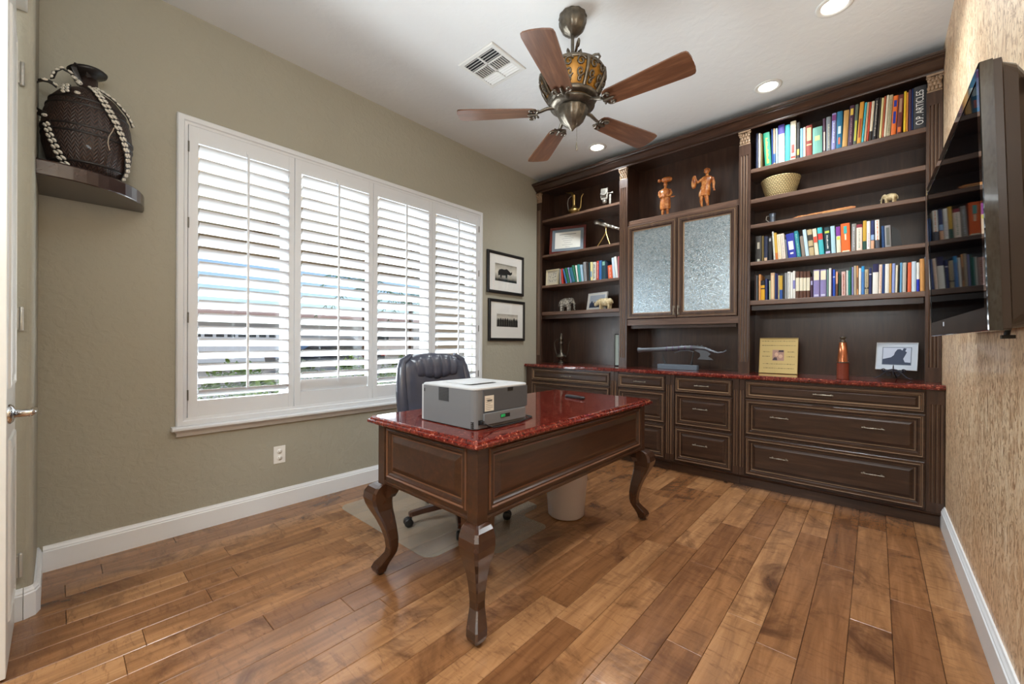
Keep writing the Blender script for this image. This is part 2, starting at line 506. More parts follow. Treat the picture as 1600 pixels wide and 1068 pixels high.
# vinyl sash at the outer face of the wall
mb = MB()
for y in (WY0 + 0.02, 1.06, 1.70, 2.24, WY1 - 0.02):
    mb.box(-0.14, -0.085, y - 0.022, y + 0.022, WZ0, WZ1)
for z in (WZ0 + 0.02, WZ1 - 0.02): mb.box(-0.14, -0.085, WY0, WY1, z - 0.02, z + 0.02)
mb.part('sash', m_shut, win)
m_glass = bpy.data.materials.new('window_glass'); m_glass.use_nodes = True
gt = m_glass.node_tree; gt.nodes.clear()
_o = gt.nodes.new('ShaderNodeOutputMaterial'); _tr = gt.nodes.new('ShaderNodeBsdfTransparent'); _gl = gt.nodes.new('ShaderNodeBsdfGlossy')
_gl.inputs['Roughness'].default_value = 0.02; _mx = gt.nodes.new('ShaderNodeMixShader'); _fr = gt.nodes.new('ShaderNodeMath'); _fr.operation = 'MULTIPLY_ADD'; _fr.inputs[1].default_value = 0.35; _fr.inputs[2].default_value = 0.03; _lw = gt.nodes.new('ShaderNodeLayerWeight'); _pw = gt.nodes.new('ShaderNodeMath'); _pw.operation = 'POWER'; _pw.inputs[1].default_value = 3.0; gt.links.new(_lw.outputs['Facing'], _pw.inputs[0]); gt.links.new(_pw.outputs[0], _fr.inputs[0])
gt.links.new(_fr.outputs[0], _mx.inputs[0]); gt.links.new(_tr.outputs[0], _mx.inputs[1]); gt.links.new(_gl.outputs[0], _mx.inputs[2]); gt.links.new(_mx.outputs[0], _o.inputs[0])
for a, b in ((WY0 + 0.04, 1.04), (1.08, 1.68), (1.72, 2.22), (2.26, WY1 - 0.04)):
    MB().box(-0.115, -0.111, a, b, WZ0 + 0.04, WZ1 - 0.04).part('pane', m_glass, win)
# casing: stepped frame proud of the wall, sill nose and apron
mb = MB()
MW = lambda u, v, d: (d, u, v)
Y0, Y1, Z0, Z1 = 0.447, 2.857, 0.62, 2.417
mb.panel(MW, Y0, Y1, Z0, Z1, [(0, 0.0), (0, 0.026), (0.006, 0.032), (0.03, 0.032), (0.036, 0.024), (0.05, 0.022), (0.05, -0.02)], open_center=True)
mb.part('window_casing', m_shut, win)
mb = MB().prism([(0, 0.600), (0.052, 0.600), (0.060, 0.606), (0.060, 0.617), (0.052, 0.624), (0, 0.624)], Y0 - 0.02, Y1 + 0.02, 'y')
mb.part('window_sill', m_shut, win)
mb = MB().loft([[(0, Y0 + (-0.012 if z > .59 else .003), z), (d, Y0 + (-0.012 if z > .59 else .003), z), (d, Y1 + (.012 if z > .59 else -.003), z), (0, Y1 + (.012 if z > .59 else -.003), z)] for z, d in ((0.562, 0.012), (0.566, 0.018), (0.585, 0.022), (0.5995, 0.04))])
mb.part('sill_apron', m_shut, win)
# four shutter panels: stiles, rails, louvers, tilt rod, hinges
PAN = [(0.500, 1.076, 0.547, 1.041), (1.079, 1.660, 1.121, 1.623), (1.663, 2.236, 1.702, 2.197), (2.239, 2.807, 2.275, 2.768)]
LZ0, LZ1 = 0.768, 2.272
NL = 20
pitch = (LZ1 - LZ0) / NL
lw, lt = 0.089, 0.011
prof = []
for a in range(14):
    q = 2 * PI * a / 14
    prof.append((lw / 2 * math.cos(q), lt / 2 * math.sin(q) * (1.0 if abs(math.cos(q)) < 0.95 else 0.6)))
def louver_mesh(L, name):
    mb = MB().prism([(p[0], p[1]) for p in prof], -L / 2, L / 2, 'y', smooth=True)
    return mb.mesh(name, m_shut)
SHX = 0.006
SPANS = []
for pi_, (ya, yb, la, lb) in enumerate(PAN):
    sp = MB()
    sp.box(SHX - 0.014, SHX + 0.014, ya, la, Z0 + 0.044, 2.367, b=0.0015)
    sp.box(SHX - 0.014, SHX + 0.014, lb, yb, Z0 + 0.044, 2.367, b=0.0015)
    sp.box(SHX - 0.013, SHX + 0.013, la, lb, Z0 + 0.044, LZ0 - 0.003)
    sp.box(SHX - 0.013, SHX + 0.013, la, lb, LZ1 + 0.003, 2.367)
    pn = sp.part('shutter_panel', m_shut, win)
    lm = louver_mesh(lb - la - 0.004, 'louver')
    for k in range(NL):
        z = LZ0 + pitch * (k + 0.5)
        ang = math.radians(31 if not (pi_ == 1 and k == 0) else 78) + random.uniform(-0.012, 0.012)
        o = bpy.data.objects.new('louver', lm); COL.objects.link(o); o.parent = pn
        ORG[o.name] = Vector((0, 0, 0))
        o.location = Vector((SHX, (la + lb) / 2, z)) - ORG[pn.name]
        o.rotation_euler = (0, -ang, 0)
    ym = (la + lb) / 2
    rx = SHX + lw / 2 * math.cos(math.radians(31)) + 0.006
    mb = MB().box(rx - 0.004, rx + 0.006, ym - 0.006, ym + 0.006, LZ0 + 0.05, LZ1 + 0.006, b=0.0015)
    mb.part('tilt_rod', m_shut, pn)
    mb = MB().box(SHX + 0.0145, SHX + 0.02, ym - 0.004, ym + 0.004, LZ1 + 0.018, LZ1 + 0.036)
    mb.part('rod_catch', m_white, pn)
    yh = ya if pi_ in (0, 2) else yb
    for z in (0.80, 1.25, 1.80, 2.24) if pi_ in (0, 3) else ():
        MB().lathe([(0.004, z - 0.03), (0.004, z + 0.03)], (SHX + 0.018, yh, 0), 8).part('hinge', mat('grey_hinge', '6e6c66', 0.4, 0.6), pn)

# outlet
ot = thing('wall_outlet', 'white duplex electrical outlet on the olive wall below the window', 'outlet', (0, 0.995, 0.353))
mb = MB().box(0.0, 0.005, 0.959, 1.031, 0.2955, 0.4105, b=0.0015); mb.part('cover_plate', mat('outlet_white', 'eceae4', 0.35), ot)
for z in (0.331, 0.375):
    rs = MB().lathe([(0.0165, 0.005), (0.0165, 0.007), (0.0, 0.007)], (0, 0.995, z), 16, axis='x').part('receptacle', MATS['outlet_white'], ot)
    MB().box(0.0070, 0.0075, 0.988, 0.9895, z - 0.002, z + 0.007).box(0.0070, 0.0075, 1.0005, 1.002, z - 0.002, z + 0.007).box(0.0070, 0.0075, 0.9935, 0.9965, z - 0.009, z - 0.006).part('slot', m_black, rs)

# ================================================================ BUILT-IN BOOKCASE
FY = 3.575      # face of the base cabinets
UY = 3.78       # face of the upper cabinets
def handle(mb_parent, xc, z, y, w=0.118):
    mb = MB()
    h = w / 2
    pr = [(0.0015, -h), (0.0055, -h + 0.003), (0.0055, -h + 0.008), (0.0035, -h + 0.013), (0.003, -h + 0.02), (0.0035, -0.018), (0.0055, -0.012), (0.0035, -0.006), (0.0065, 0), (0.0035, 0.006), (0.0055, 0.012), (0.0035, 0.018), (0.003, h - 0.02), (0.0035, h - 0.013), (0.0055, h - 0.008), (0.0055, h - 0.003), (0.0015, h)]
    mb.lathe(pr, (xc, y - 0.024, z), 8, axis='x')
    for s in (-1, 1):
        mb.tube([(xc + s * (h - 0.016), y, z), (xc + s * (h - 0.014), y - 0.024, z)], 0.0035, 6)
        mb.lathe([(0.007, -0.002), (0.007, 0.0)], (xc + s * (h - 0.016), y, z), 8, axis='y')
    return mb.part('handle', m_pewter, mb_parent)

RING_BIG = [(0, 0.0), (0, 0.017), (0.004, 0.021), (0.010, 0.021), (0.013, 0.017), (0.018, 0.017), (0.021, 0.021), (0.030, 0.021), (0.036, 0.012), (0.042, 0.012), (0.045, 0.007), (0.052, 0.007), (0.066, 0.017), (0.069, 0.019)]
RING_SM = [(0, 0.0), (0, 0.017), (0.003, 0.021), (0.008, 0.021), (0.010, 0.017), (0.014, 0.017), (0.017, 0.021), (0.022, 0.021), (0.026, 0.012), (0.029, 0.008), (0.033, 0.008), (0.042, 0.016), (0.044, 0.017)]
def mis_for(r):   # paler glaze plus painted highlight on the narrow beads and steps
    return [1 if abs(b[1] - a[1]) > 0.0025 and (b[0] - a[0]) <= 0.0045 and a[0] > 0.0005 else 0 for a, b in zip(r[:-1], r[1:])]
def drawer(parent, x0, x1, z0, z1, pulls, small=False):
    r = RING_SM if small else RING_BIG
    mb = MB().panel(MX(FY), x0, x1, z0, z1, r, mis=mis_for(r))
    o = mb.part('drawer', [m_darkx, m_glaze_hl], parent)
    depth = r[-1][1]
    for xc, zc in pulls: handle(o, xc, zc, FY - depth)
    return o
def fluted(parent, x0, x1, z0, z1, y, fx, fz0, fz1, name='fluted_stile', m=None, nf=3, d=0.012):
    """board with vertical reeds cut into its face between fz0 and fz1"""
    mb = MB()
    yf = y - d
    mb.box(x0, x1, yf, y + 0.001, z0, fz0); mb.box(x0, x1, yf, y + 0.001, fz1, z1)
    w = (fx[1] - fx[0]) / nf
    pts = [(x0, yf)]
    for k in range(nf):
        a = fx[0] + w * (k + 0.16); b = fx[0] + w * (k + 0.84); c = (a + b) / 2
        pts += [(a, yf), (a + (b - a) * 0.15, yf + 0.005), (c, yf + 0.007), (b - (b - a) * 0.15, yf + 0.005), (b, yf)]
    pts += [(x1, yf), (x1, y + 0.001), (x0, y + 0.001)]
    n_ = len(pts); vs_ = [(p[0], p[1], fz0) for p in pts] + [(p[0], p[1], fz1) for p in pts]
    for i_ in range(n_):
        e_ = 1 if (1 <= i_ <= n_ - 4 and (i_ - 1) % 5 in (0, 3)) else 0     # paler glaze plus painted highlight on the arrises
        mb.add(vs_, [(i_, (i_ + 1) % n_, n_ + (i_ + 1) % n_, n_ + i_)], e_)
    return mb.part(name, [m or m_dark, m_glaze_hl], parent)

bases = [
 ('left', 0.012, 1.116, 'dark wood base cabinet at the window end of the bookcase, mostly behind the desk'),
 ('mid', 1.118, 1.650, 'narrow dark base cabinet behind the desk corner, below the left glass door'),
 ('mid2', 1.652, 2.190, 'narrow three drawer dark base cabinet, fully visible right of the desk'),
 ('right', 2.192, 3.300, 'widest dark base cabinet with long drawers at the plaster wall end')]
for nm, xa, xb, lab in bases:
    t0 = thing('base_cabinet', lab, 'cabinet', ((xa + xb) / 2, 3.85, 0), group='base cabinets under the granite counter')
    MB().box(xa, xb, FY, BY - 0.002, 0.09, 0.838).part('body', m_dark, t0)
    mb = MB().prism([(3.60, 0.0), (3.60, 0.062), (3.588, 0.072), (3.566, 0.078), (3.560, 0.086), (3.566, 0.0895), (BY - 0.01, 0.0895), (BY - 0.01, 0.0)], xa, xb, 'x')
    mb.part('toe_kick', m_darkx, t0)
    if nm == 'left': dx = (0.10, 1.070)
    elif nm == 'mid': dx = (1.160, 1.606)
    elif nm == 'mid2': dx = (1.695, 2.141)
    else: dx = (2.235, 3.216)
    c = (dx[0] + dx[1]) / 2
    big = nm in ('left', 'right')
    drawer(t0, dx[0], dx[1], 0.694, 0.824, [(c - (0.01 if big else 0), 0.759)], True)
    pl = [(dx[0] + 0.225, 0), (dx[1] - 0.24, 0)] if big else [(c - 0.01, 0)]
    drawer(t0, dx[0], dx[1], 0.412, 0.682, [(p[0], 0.566) for p in pl])
    drawer(t0, dx[0], dx[1], 0.103, 0.391, [(p[0], 0.266) for p in pl])
    rails = {'mid': (1.613, 1.650), 'mid2': (2.148, 2.190), 'right': (3.222, 3.299), 'left': (1.076, 1.116)}[nm]
    fluted(t0, rails[0], rails[1], 0.091, 0.837, FY, {'mid': (1.618, 1.650), 'mid2': (2.152, 2.190), 'right': (3.232, 3.292), 'left': (1.080, 1.116)}[nm], 0.15, 0.75, nf=2 if nm != 'right' else 3)
    if nm in ('mid', 'mid2', 'right'):
        a, b = {'mid': (1.119, 1.155), 'mid2': (1.653, 1.689), 'right': (2.193, 2.229)}[nm]
        fluted(t0, a, b, 0.091, 0.837, FY, (a, b - 0.004), 0.15, 0.75, nf=1)

# granite counter
ct = tag(MB().prism([(3.545, 0.8385), (3.541, 0.845), (3.541, 0.853), (3.546, 0.857), (3.546, 0.861), (3.551, 0.8685), (3.556, 0.870), (BY - 0.001, 0.870), (BY - 0.001, 0.8385)], 0.004, 3.301, 'x').part('countertop', m_gran, at=(1.65, 3.8, 0.8385)),
    'red speckled granite countertop running along the whole bookcase', 'countertop')

# acanthus capital carved from lobes
def capital(parent, x0, x1, z0, z1, y):
    mb = MB(); w = x1 - x0; c = (x0 + x1) / 2; h = z1 - z0
    mb.box(x0 + 0.004, x1 - 0.004, y - 0.012, y, z0, z1)
    mb.box(x0 - 0.004, x1 + 0.004, y - 0.040, y, z1 - 0.012, z1, b=0.002)
    mb.lathe([(0.004, -w / 2), (0.006, -w / 2 + 0.002), (0.006, w / 2 - 0.002), (0.004, w / 2)], (c, y - 0.014, z0 + 0.005), 8, axis='x')
    n = 4
    for row, (zz, r, ny) in enumerate(((z0 + 0.026, 0.013, 0.018), (z0 + 0.05, 0.014, 0.023), (z0 + 0.074, 0.013, 0.028))):
        for k in range(n - (row % 2)):
            xx = x0 + w * (k + 0.5 + 0.5 * (row % 2)) / n
            mb.ball((xx, y - ny, zz), r, seg=7, sc=(0.75, 0.5, 1.15))
            mb.ball((xx, y - ny - 0.008, zz + 0.011), r * 0.5, seg=6, sc=(1, 0.8, 0.6))
    for s in (-1, 1):
        cx_ = c + s * (w / 2 - 0.010)
        p = [(cx_ + s * (0.013 - 0.0014 * k) * math.cos(k * 0.75), y - 0.034, z1 - 0.027 + (0.013 - 0.0014 * k) * math.sin(k * 0.75)) for k in range(9)]
        mb.tube(p, 0.0045, 5)
    return mb.part('capital', mat('carved_capital', '9a8066', 0.4, coat=0.3), parent)

PIL = [(0.003, 0.072), (1.060, 1.146), (2.136, 2.220), (3.226, 3.300)]
def upper_unit(label, xa, xb, pils, shelves, extra=None):
    t0 = thing('bookcase', label, 'bookcase', ((xa + xb) / 2, 3.94, 0.871))
    MB().box(xa, xb, BY - 0.02, BY - 0.002, 0.8705, 2.93).part('back_panel', m_back, t0)
    for x in (xa, xb - 0.018): MB().box(x, x + 0.018, UY + 0.001, BY - 0.0205, 0.8705, 2.93).part('side_panel', m_dark, t0)
    MB().box(xa + 0.0185, xb - 0.0185, UY + 0.001, BY - 0.0205, 2.905, 2.93).part('top_panel', m_dark, t0)
    for x0, x1 in pils:
        p = fluted(t0, x0, x1, 0.8705, 2.745, UY, (x0 + 0.012, x1 - 0.012), 0.965, 2.66, name='pilaster', m=m_dark, d=0.018)
        capital(p, x0 + 0.002, x1 - 0.002, 2.745, 2.853, UY)
    for z0, z1, m in shelves:
        if z1 - z0 > 0.05: continue
        mb = MB().prism([(UY + 0.006, z0), (UY + 0.002, z0 + 0.004), (UY + 0.002, z1 - 0.004), (UY + 0.006, z1), (BY - 0.021, z1), (BY - 0.021, z0)], xa + 0.0185, xb - 0.0185, 'x')
        mb.part('shelf', m, t0)
    return t0

UL = upper_unit('left tall open dark wood bookcase beside the olive wall', 0.003, 1.1025, [PIL[0]],
    [(2.512, 2.540, m_shelf), (2.103, 2.130, m_shelf), (1.745, 1.775, m_shelf), (1.427, 1.465, m_shelf)])
UC = upper_unit('centre dark wood cabinet with two textured glass doors', 1.103, 2.1775, [PIL[1], PIL[2]],
    [(2.275, 2.318, m_shelf)])
UR = upper_unit('right tall open dark wood bookcase with the most books', 2.178, 3.3005, [PIL[3]],
    [(2.506, 2.540, m_shelf), (2.256, 2.291, m_shelf), (2.053, 2.084, m_shelf), (1.750, 1.780, m_shelf), (1.427, 1.465, m_shelf)])
# light rails with slim lamps under the lowest shelves
for par, xa, xb in ((UL, 0.024, 1.08), (UR, 2.222, 3.222)):
    MB().box(xa, xb, UY + 0.035, UY + 0.05, 1.386, 1.4265).part('light_rail', m_darkx, par)
    MB().box(xa + 0.15, xb - 0.2, UY + 0.09, UY + 0.13, 1.408, 1.4265, b=0.003).part('strip_light', mat('grey_strip', '8a8a88', 0.4), par)
# shelf pins at the right end
for z in (2.375, 2.43, 2.21, 2.02, 1.72):
    MB().lathe([(0.004, 3.262), (0.004, 3.2835)], (0, UY + 0.045, z), 8, axis='x').part('shelf_pin', m_pewter, UR)
# centre doors
m_tex = mat('textured_glass', '9fb2b8', 0.10, 0.85); t = NT(m_tex)
v = t.coord('Object', (1, 1, 1))
_n1 = t.noise(v, 80, 3, 0.65, 2.0)
t.bump(_n1, 0.35, 0.004)
t.l(t.ramp(_n1, [(0.38, '8299a4'), (0.5, 'b6c5cd'), (0.62, 'e2e9ed')]), t.b.inputs['Base Color'])
MB().box(1.1215, 2.1585, UY + 0.03, UY + 0.31 - 0.011, 1.30, 1.32).part('cabinet_floor', m_shelf, UC)
MB().box(1.146, 2.136, UY - 0.008, UY + 0.029, 1.285, 1.343).part('bottom_rail', m_shelf, UC)
MB().box(1.150, 2.132, UY - 0.006, UY + 0.0015, 2.264, 2.2745).part('door_rail', m_shelf, UC)
MB().box(1.165, 2.110, UY + 0.035, UY + 0.055, 1.255, 1.285).part('light_rail', m_darkx, UC)
DR = [(0, 0.0), (0, 0.017), (0.004, 0.021), (0.012, 0.021), (0.015, 0.017), (0.020, 0.017), (0.023, 0.021), (0.040, 0.021), (0.046, 0.012), (0.052, 0.012), (0.056, 0.006), (0.060, 0.002)]
for xa, xb, hx in ((1.148, 1.630, 1.612), (1.634, 2.128, 1.652)):
    mb = MB().panel(MX(UY - 0.002), xa, xb, 1.346, 2.262, DR, mis=mis_for(DR), open_center=True)
    mb.panel(MX(UY - 0.002), xa, xb, 1.346, 2.262, [(0, 0.0), (0.060, 0.0), (0.060, 0.002)], open_center=True)
    dr = mb.part('door', [m_dark, m_glaze_hl], UC)
    MB().box(xa + 0.0605, xb - 0.0605, UY - 0.006, UY - 0.002, 1.4065, 2.2015).part('glass_pane', m_tex, dr)
    mb = MB()
    yy = UY - 0.023
    mb.lathe([(0.002, 1.37), (0.006, 1.375), (0.004, 1.388), (0.005, 1.40), (0.007, 1.412), (0.005, 1.425), (0.004, 1.437), (0.006, 1.45), (0.002, 1.455)], (hx, yy - 0.022, 0), 8)
    for z in (1.382, 1.443):
        mb.tube([(hx, yy, z), (hx, yy - 0.022, z)], 0.004, 6)
        mb.box(hx - 0.007, hx + 0.007, yy - 0.002, yy, z - 0.012, z + 0.012)
    mb.part('door_pull', m_pewter, dr)
# crown across the whole bookcase
prof = [(UY - 0.019, 2.8545), (UY - 0.034, 2.8545), (UY - 0.036, 2.862), (UY - 0.030, 2.866), (UY - 0.030, 2.872), (UY - 0.040, 2.876), (UY - 0.052, 2.884), (UY - 0.070, 2.900), (UY - 0.084, 2.912), (UY - 0.088, 2.913), (UY - 0.088, 2.919), (UY - 0.106, 2.923), (UY - 0.112, 2.930), (UY - 0.118, 2.932), (UY - 0.120, 2.944), (UY - 0.116, 2.948), (BY - 0.002, 2.948), (BY - 0.002, 2.932), (UY + 0.0, 2.932), (UY - 0.019, 2.90)]
tag(MB().prism(prof, 0.003, 3.300, 'x').part('crown_moulding', m_darkx, at=(1.65, 3.9, 2.8545)), 'dark stepped crown moulding along the top of the bookcases', 'moulding')

# ================================================================ DESK
DKX0, DKX1, DKY0, DKY1 = 1.165, 1.932, 0.990, 2.525
dk = thing('writing_desk', 'walnut writing desk with red granite top and curved cabriole legs', 'desk', (1.55, 1.757, 0))
# top with an ogee edge, lofted rings
def rect(x0, x1, y0, y1, z, i, c=0.006):
    x0 += i; x1 -= i; y0 += i; y1 -= i
    return [(x0 + c, y0, z), (x1 - c, y0, z), (x1, y0 + c, z), (x1, y1 - c, z), (x1 - c, y1, z), (x0 + c, y1, z), (x0, y1 - c, z), (x0, y0 + c, z)]
mb = MB().loft([rect(DKX0, DKX1, DKY0, DKY1, z, i) for z, i in ((0.727, 0.010), (0.729, 0.004), (0.734, 0.0), (0.742, 0.0), (0.746, 0.003), (0.747, 0.008), (0.749, 0.009), (0.754, 0.011), (0.7585, 0.015), (0.760, 0.020))], smooth=False)
mb.part('desk_top', m_gran, dk)
AX0, AX1, AY0, AY1, AZ0, AZ1 = 1.205, 1.895, 1.032, 2.483, 0.446, 0.7265
PRG = [(0, 0.0), (0.012, 0.0), (0.016, 0.007), (0.022, 0.009), (0.027, 0.004), (0.033, 0.004), (0.038, -0.004), (0.044, -0.008), (0.050, -0.008), (0.072, 0.004), (0.076, 0.005)]
def apron(name, M, u0, u1, th):
    mb = MB().panel(M, u0, u1, AZ0 + 0.018, AZ1, PRG)
    return mb
def bottom_bead(mb, M, u0, u1):
    R = [[M(u0, z, d), M(u1, z, d)] for z, d in ((AZ0 + 0.018, 0.0), (AZ0 + 0.016, 0.005), (AZ0 + 0.010, 0.007), (AZ0 + 0.005, 0.004), (AZ0, 0.004), (AZ0, -0.016))]
    for a, b in zip(R[:-1], R[1:]): mb.add(a + b, [(0, 1, 3, 2)])
P = 0.052   # corner post size
for nm, M, u0, u1 in (('side_panel', lambda u, v, d: (u, AY0 + 0.004 - d, v), AX0 + P, AX1 - P), ('side_panel', lambda u, v, d: (u, AY1 - 0.004 + d, v), AX0 + P, AX1 - P),
                      ('front_panel', lambda u, v, d: (AX1 - 0.004 + d, u, v), AY0 + P, AY1 - P)):
    mb = MB().panel(M, u0, u1, AZ0 + 0.018, AZ1, PRG, mis=[1 if k in (1, 3, 7) else 0 for k in range(len(PRG) - 1)])
    bottom_bead(mb, M, u0, u1)
    B = [M(u0, AZ0, -0.022), M(u1, AZ0, -0.022), M(u1, AZ1, -0.022), M(u0, AZ1, -0.022)]
    mb.add(B, [(0, 1, 2, 3)])
    for e in ((u0,), (u1,)):
        mb.add([M(e[0], AZ0, 0), M(e[0], AZ0, -0.022), M(e[0], AZ1, -0.022), M(e[0], AZ1, 0)], [(0, 1, 2, 3)])
    mb.part(nm, [m_desk, mat('desk_moulding_brown', '6a4630', 0.3, coat=0.4)], dk)  # second material: lighter brown on the narrow moulding steps
# kneehole side: drawer pair and an apron rail
MK = lambda u, v, d: (AX0 + 0.004 - d, u, v)
for a, b in ((AY0 + P, AY0 + 0.36), (AY1 - 0.36, AY1 - P)):
    mb = MB().panel(MK, a, b, AZ0 + 0.018, AZ1, PRG)
    mb.part('drawer', m_desk, dk)
MB().box(AX0 + 0.003, AX0 + 0.02, AY0 + 0.3605, AY1 - 0.3605, 0.63, AZ1).part('pencil_drawer', m_desk, dk)
for y in (AY0 + 0.369, AY1 - 0.369): MB().box(AX0 + 0.022, AX1 - 0.03, y - 0.008, y + 0.008, AZ0, AZ1 - 0.001).part('divider', m_desk, dk)
# corner posts
for x in (AX0, AX1 - P):
    for y in (AY0, AY1 - P):
        MB().box(x - 0.002, x + P + 0.002, y - 0.002, y + P + 0.002, AZ0 - 0.014, AZ1, b=0.003).part('post', m_desk, dk)
# cabriole legs: square section swept along an S towards the outer corner
def leg_ring(cx, cy, z, off, half, ch, sx, sy):
    # centre moves along the outward diagonal; section is a square with softened corners
    x = cx + sx * off; y = cy + sy * off
    c = half * ch
    pts = [(-half + c, -half), (half - c, -half), (half, -half + c), (half, half - c), (half - c, half), (-half + c, half), (-half, half - c), (-half, -half + c)]
    return [(x + px, y + py, z) for px, py in pts]
LEG = [(0.443, -0.006, 0.032), (0.438, 0.000, 0.040), (0.428, 0.008, 0.047), (0.405, 0.016, 0.053), (0.375, 0.018, 0.054), (0.345, 0.015, 0.050), (0.315, 0.008, 0.044), (0.270, -0.006, 0.036), (0.220, -0.019, 0.030), (0.170, -0.028, 0.026), (0.130, -0.030, 0.0235), (0.105, -0.026, 0.0235), (0.080, -0.012, 0.027), (0.055, 0.004, 0.031), (0.035, 0.012, 0.031), (0.018, 0.012, 0.026), (0.010, 0.008, 0.020)]
for sx, cx_ in ((-1, AX0 + P / 2), (1, AX1 - P / 2)):
    for sy, cy_ in ((-1, AY0 + P / 2), (1, AY1 - P / 2)):
        rings = [leg_ring(cx_, cy_, z, off + 0.010, h, 0.22, sx, sy) for z, off, h in LEG]
        mb = MB().loft(rings, smooth=False)
        lg = mb.part('leg', m_leg, dk)
        q = MB(); ox, oy = cx_ + sx * 0.018, cy_ + sy * 0.018
        q.lathe([(0.014, 0.0), (0.017, 0.004), (0.015, 0.0105), (0.0, 0.0105)], (ox, oy, 0), 14).part('foot_glide', m_black, lg)
        # knee block behind the knee
        kb = MB()
        kb.prism([(0, 0.447), (0.055, 0.447), (0.052, 0.405), (0.03, 0.380), (0.0, 0.372)], -0.018, 0.018, 'y')
        ang = math.atan2(0, -sx)
        kb.turn(Matrix.Translation((cx_ - sx * 0.020, cy_, 0)) @ Matrix.Rotation(0 if sx < 0 else PI, 4, 'Z'))
        kb.part('knee_block', m_leg, lg)
        kb = MB().prism([(0, 0.447), (0.055, 0.447), (0.052, 0.405), (0.03, 0.380), (0.0, 0.372)], -0.018, 0.018, 'y')
        kb.turn(Matrix.Translation((cx_, cy_ - sy * 0.020, 0)) @ Matrix.Rotation(-sy * PI / 2, 4, 'Z'))
        kb.part('knee_block', m_leg, lg)

# ================================================================ DESK THINGS, CHAIR, MAT, BIN
m_pr = mat('printer_grey', '6b6c6e', 0.45); m_prl = mat('printer_light_grey', 'b9babb', 0.4); m_prd = mat('printer_dark_grey', '4c4d50', 0.45)
pr = thing('laser_printer', 'grey laser printer on the near corner of the granite desk', 'printer', (1.61, 1.28, 0.760))
PX0, PX1, PY0, PY1, PZ0, PZ1 = 1.432, 1.790, 1.115, 1.452, 0.7605, 0.930
def rpoly(x0, x1, y0, y1, r, n=4, corners=(1, 1, 1, 1)):
    out = []
    for (cx, cy, a0), on in zip(((x1 - r, y0 + r, -PI / 2), (x1 - r, y1 - r, 0), (x0 + r, y1 - r, PI / 2), (x0 + r, y0 + r, PI)), corners):
        if not on:
            out.append((x1 if cx > (x0 + x1) / 2 else x0, y1 if cy > (y0 + y1) / 2 else y0)); continue
        for k in range(n + 1):
            a = a0 + PI / 2 * k / n
            out.append((cx + r * math.cos(a), cy + r * math.sin(a)))
    return out
mb = MB().prism(rpoly(PX0 + 0.016, PX1, PY0, PY1, 0.03, 5, (1, 1, 0, 0)), PZ0 + 0.004, PZ1 - 0.008, 'z')
mb.part('body', m_pr, pr)
MB().prism(rpoly(PX0 + 0.02, PX1 - 0.006, PY0 + 0.006, PY1 - 0.006, 0.025, 4), PZ0, PZ0 + 0.0045, 'z').part('base', m_black, pr)
MB().box(PX0, PX0 + 0.0155, PY0 + 0.002, PY1 - 0.002, PZ0 + 0.003, PZ1 - 0.006, b=0.003).part('front_cover', m_prl, pr)
mb = MB().loft([[(x, y, z) for x, y in rpoly(PX0 + i, PX1 + 0.001 - i, PY0 - 0.001 + i, PY1 + 0.001 - i, 0.028)] for i, z in ((0, PZ1 - 0.0078), (0, PZ1 - 0.002), (0.004, PZ1 + 0.001), (0.055, PZ1 + 0.0015), (0.062, PZ1 - 0.002), (0.12, PZ1 - 0.004))])
tp = mb.part('top_cover', m_prl, pr)
MB().prism([(1.50, PZ1 - 0.003), (1.60, PZ1 - 0.003), (1.66, PZ1 + 0.0014), (1.66, PZ1 + 0.002), (1.50, PZ1 + 0.001)], PY0 + 0.09, PY1 - 0.07, 'y').part('paper_stop', m_prl, tp)
mb = MB()
for k in range(9): mb.box(1.562, 1.625, PY0 - 0.0015, PY0 + 0.002, 0.866 + k * 0.0062, 0.8688 + k * 0.0062)
vt = MB().box(1.558, 1.628, PY0 - 0.0006, PY0 + 0.001, 0.862, 0.922).part('side_vent', m_prd, pr)
mb.part('vent_slots', m_black, vt)
mb = MB()
for k in range(4): mb.box(1.762 + 0.0 * k, 1.778, PY0 - 0.0012 + 0.002, PY0 + 0.012, 0.768 + k * 0.007, 0.772 + k * 0.007)
mb.part('corner_vent', m_black, pr)
MB().box(1.452, 1.459, PY0 - 0.001, PY0 + 0.003, 0.893, 0.908).part('side_latch', m_black, pr)
# rear face (toward +X): upper door, label, lower tray with the green tabs, power socket
RX = PX1
MB().box(RX, RX + 0.004, PY0 + 0.045, PY1 - 0.012, 0.826, PZ1 - 0.010, b=0.0015).part('rear_door', m_prd, pr)
MB().box(RX + 0.003, RX + 0.0046, PY0 + 0.19, PY0 + 0.225, 0.905, PZ1 - 0.010).part('finger_notch', m_black, pr)
lb = MB().box(RX + 0.0041, RX + 0.0045, PY0 + 0.052, PY0 + 0.105, 0.832, 0.896).part('rating_label', mat('cream_label', 'd8cfc0', 0.6), pr)
mb = MB()
for k in range(7): mb.box(RX + 0.00455, RX + 0.0048, PY0 + 0.058, PY0 + (0.098 if k % 3 else 0.085), 0.838 + k * 0.0075, 0.8395 + k * 0.0075)
mb.box(RX + 0.00455, RX + 0.0048, PY0 + 0.066, PY0 + 0.094, 0.872, 0.879)
mb.part('label_print', mat('label_ink', '5a5652', 0.7), lb)
MB().box(RX, RX + 0.010, PY0 + 0.045, PY1 - 0.03, 0.777, 0.8245, b=0.002).part('rear_tray', m_pr, pr)
MB().box(RX + 0.0095, RX + 0.0105, PY0 + 0.14, PY0 + 0.20, 0.796, 0.812).part('tray_window', m_black, pr)
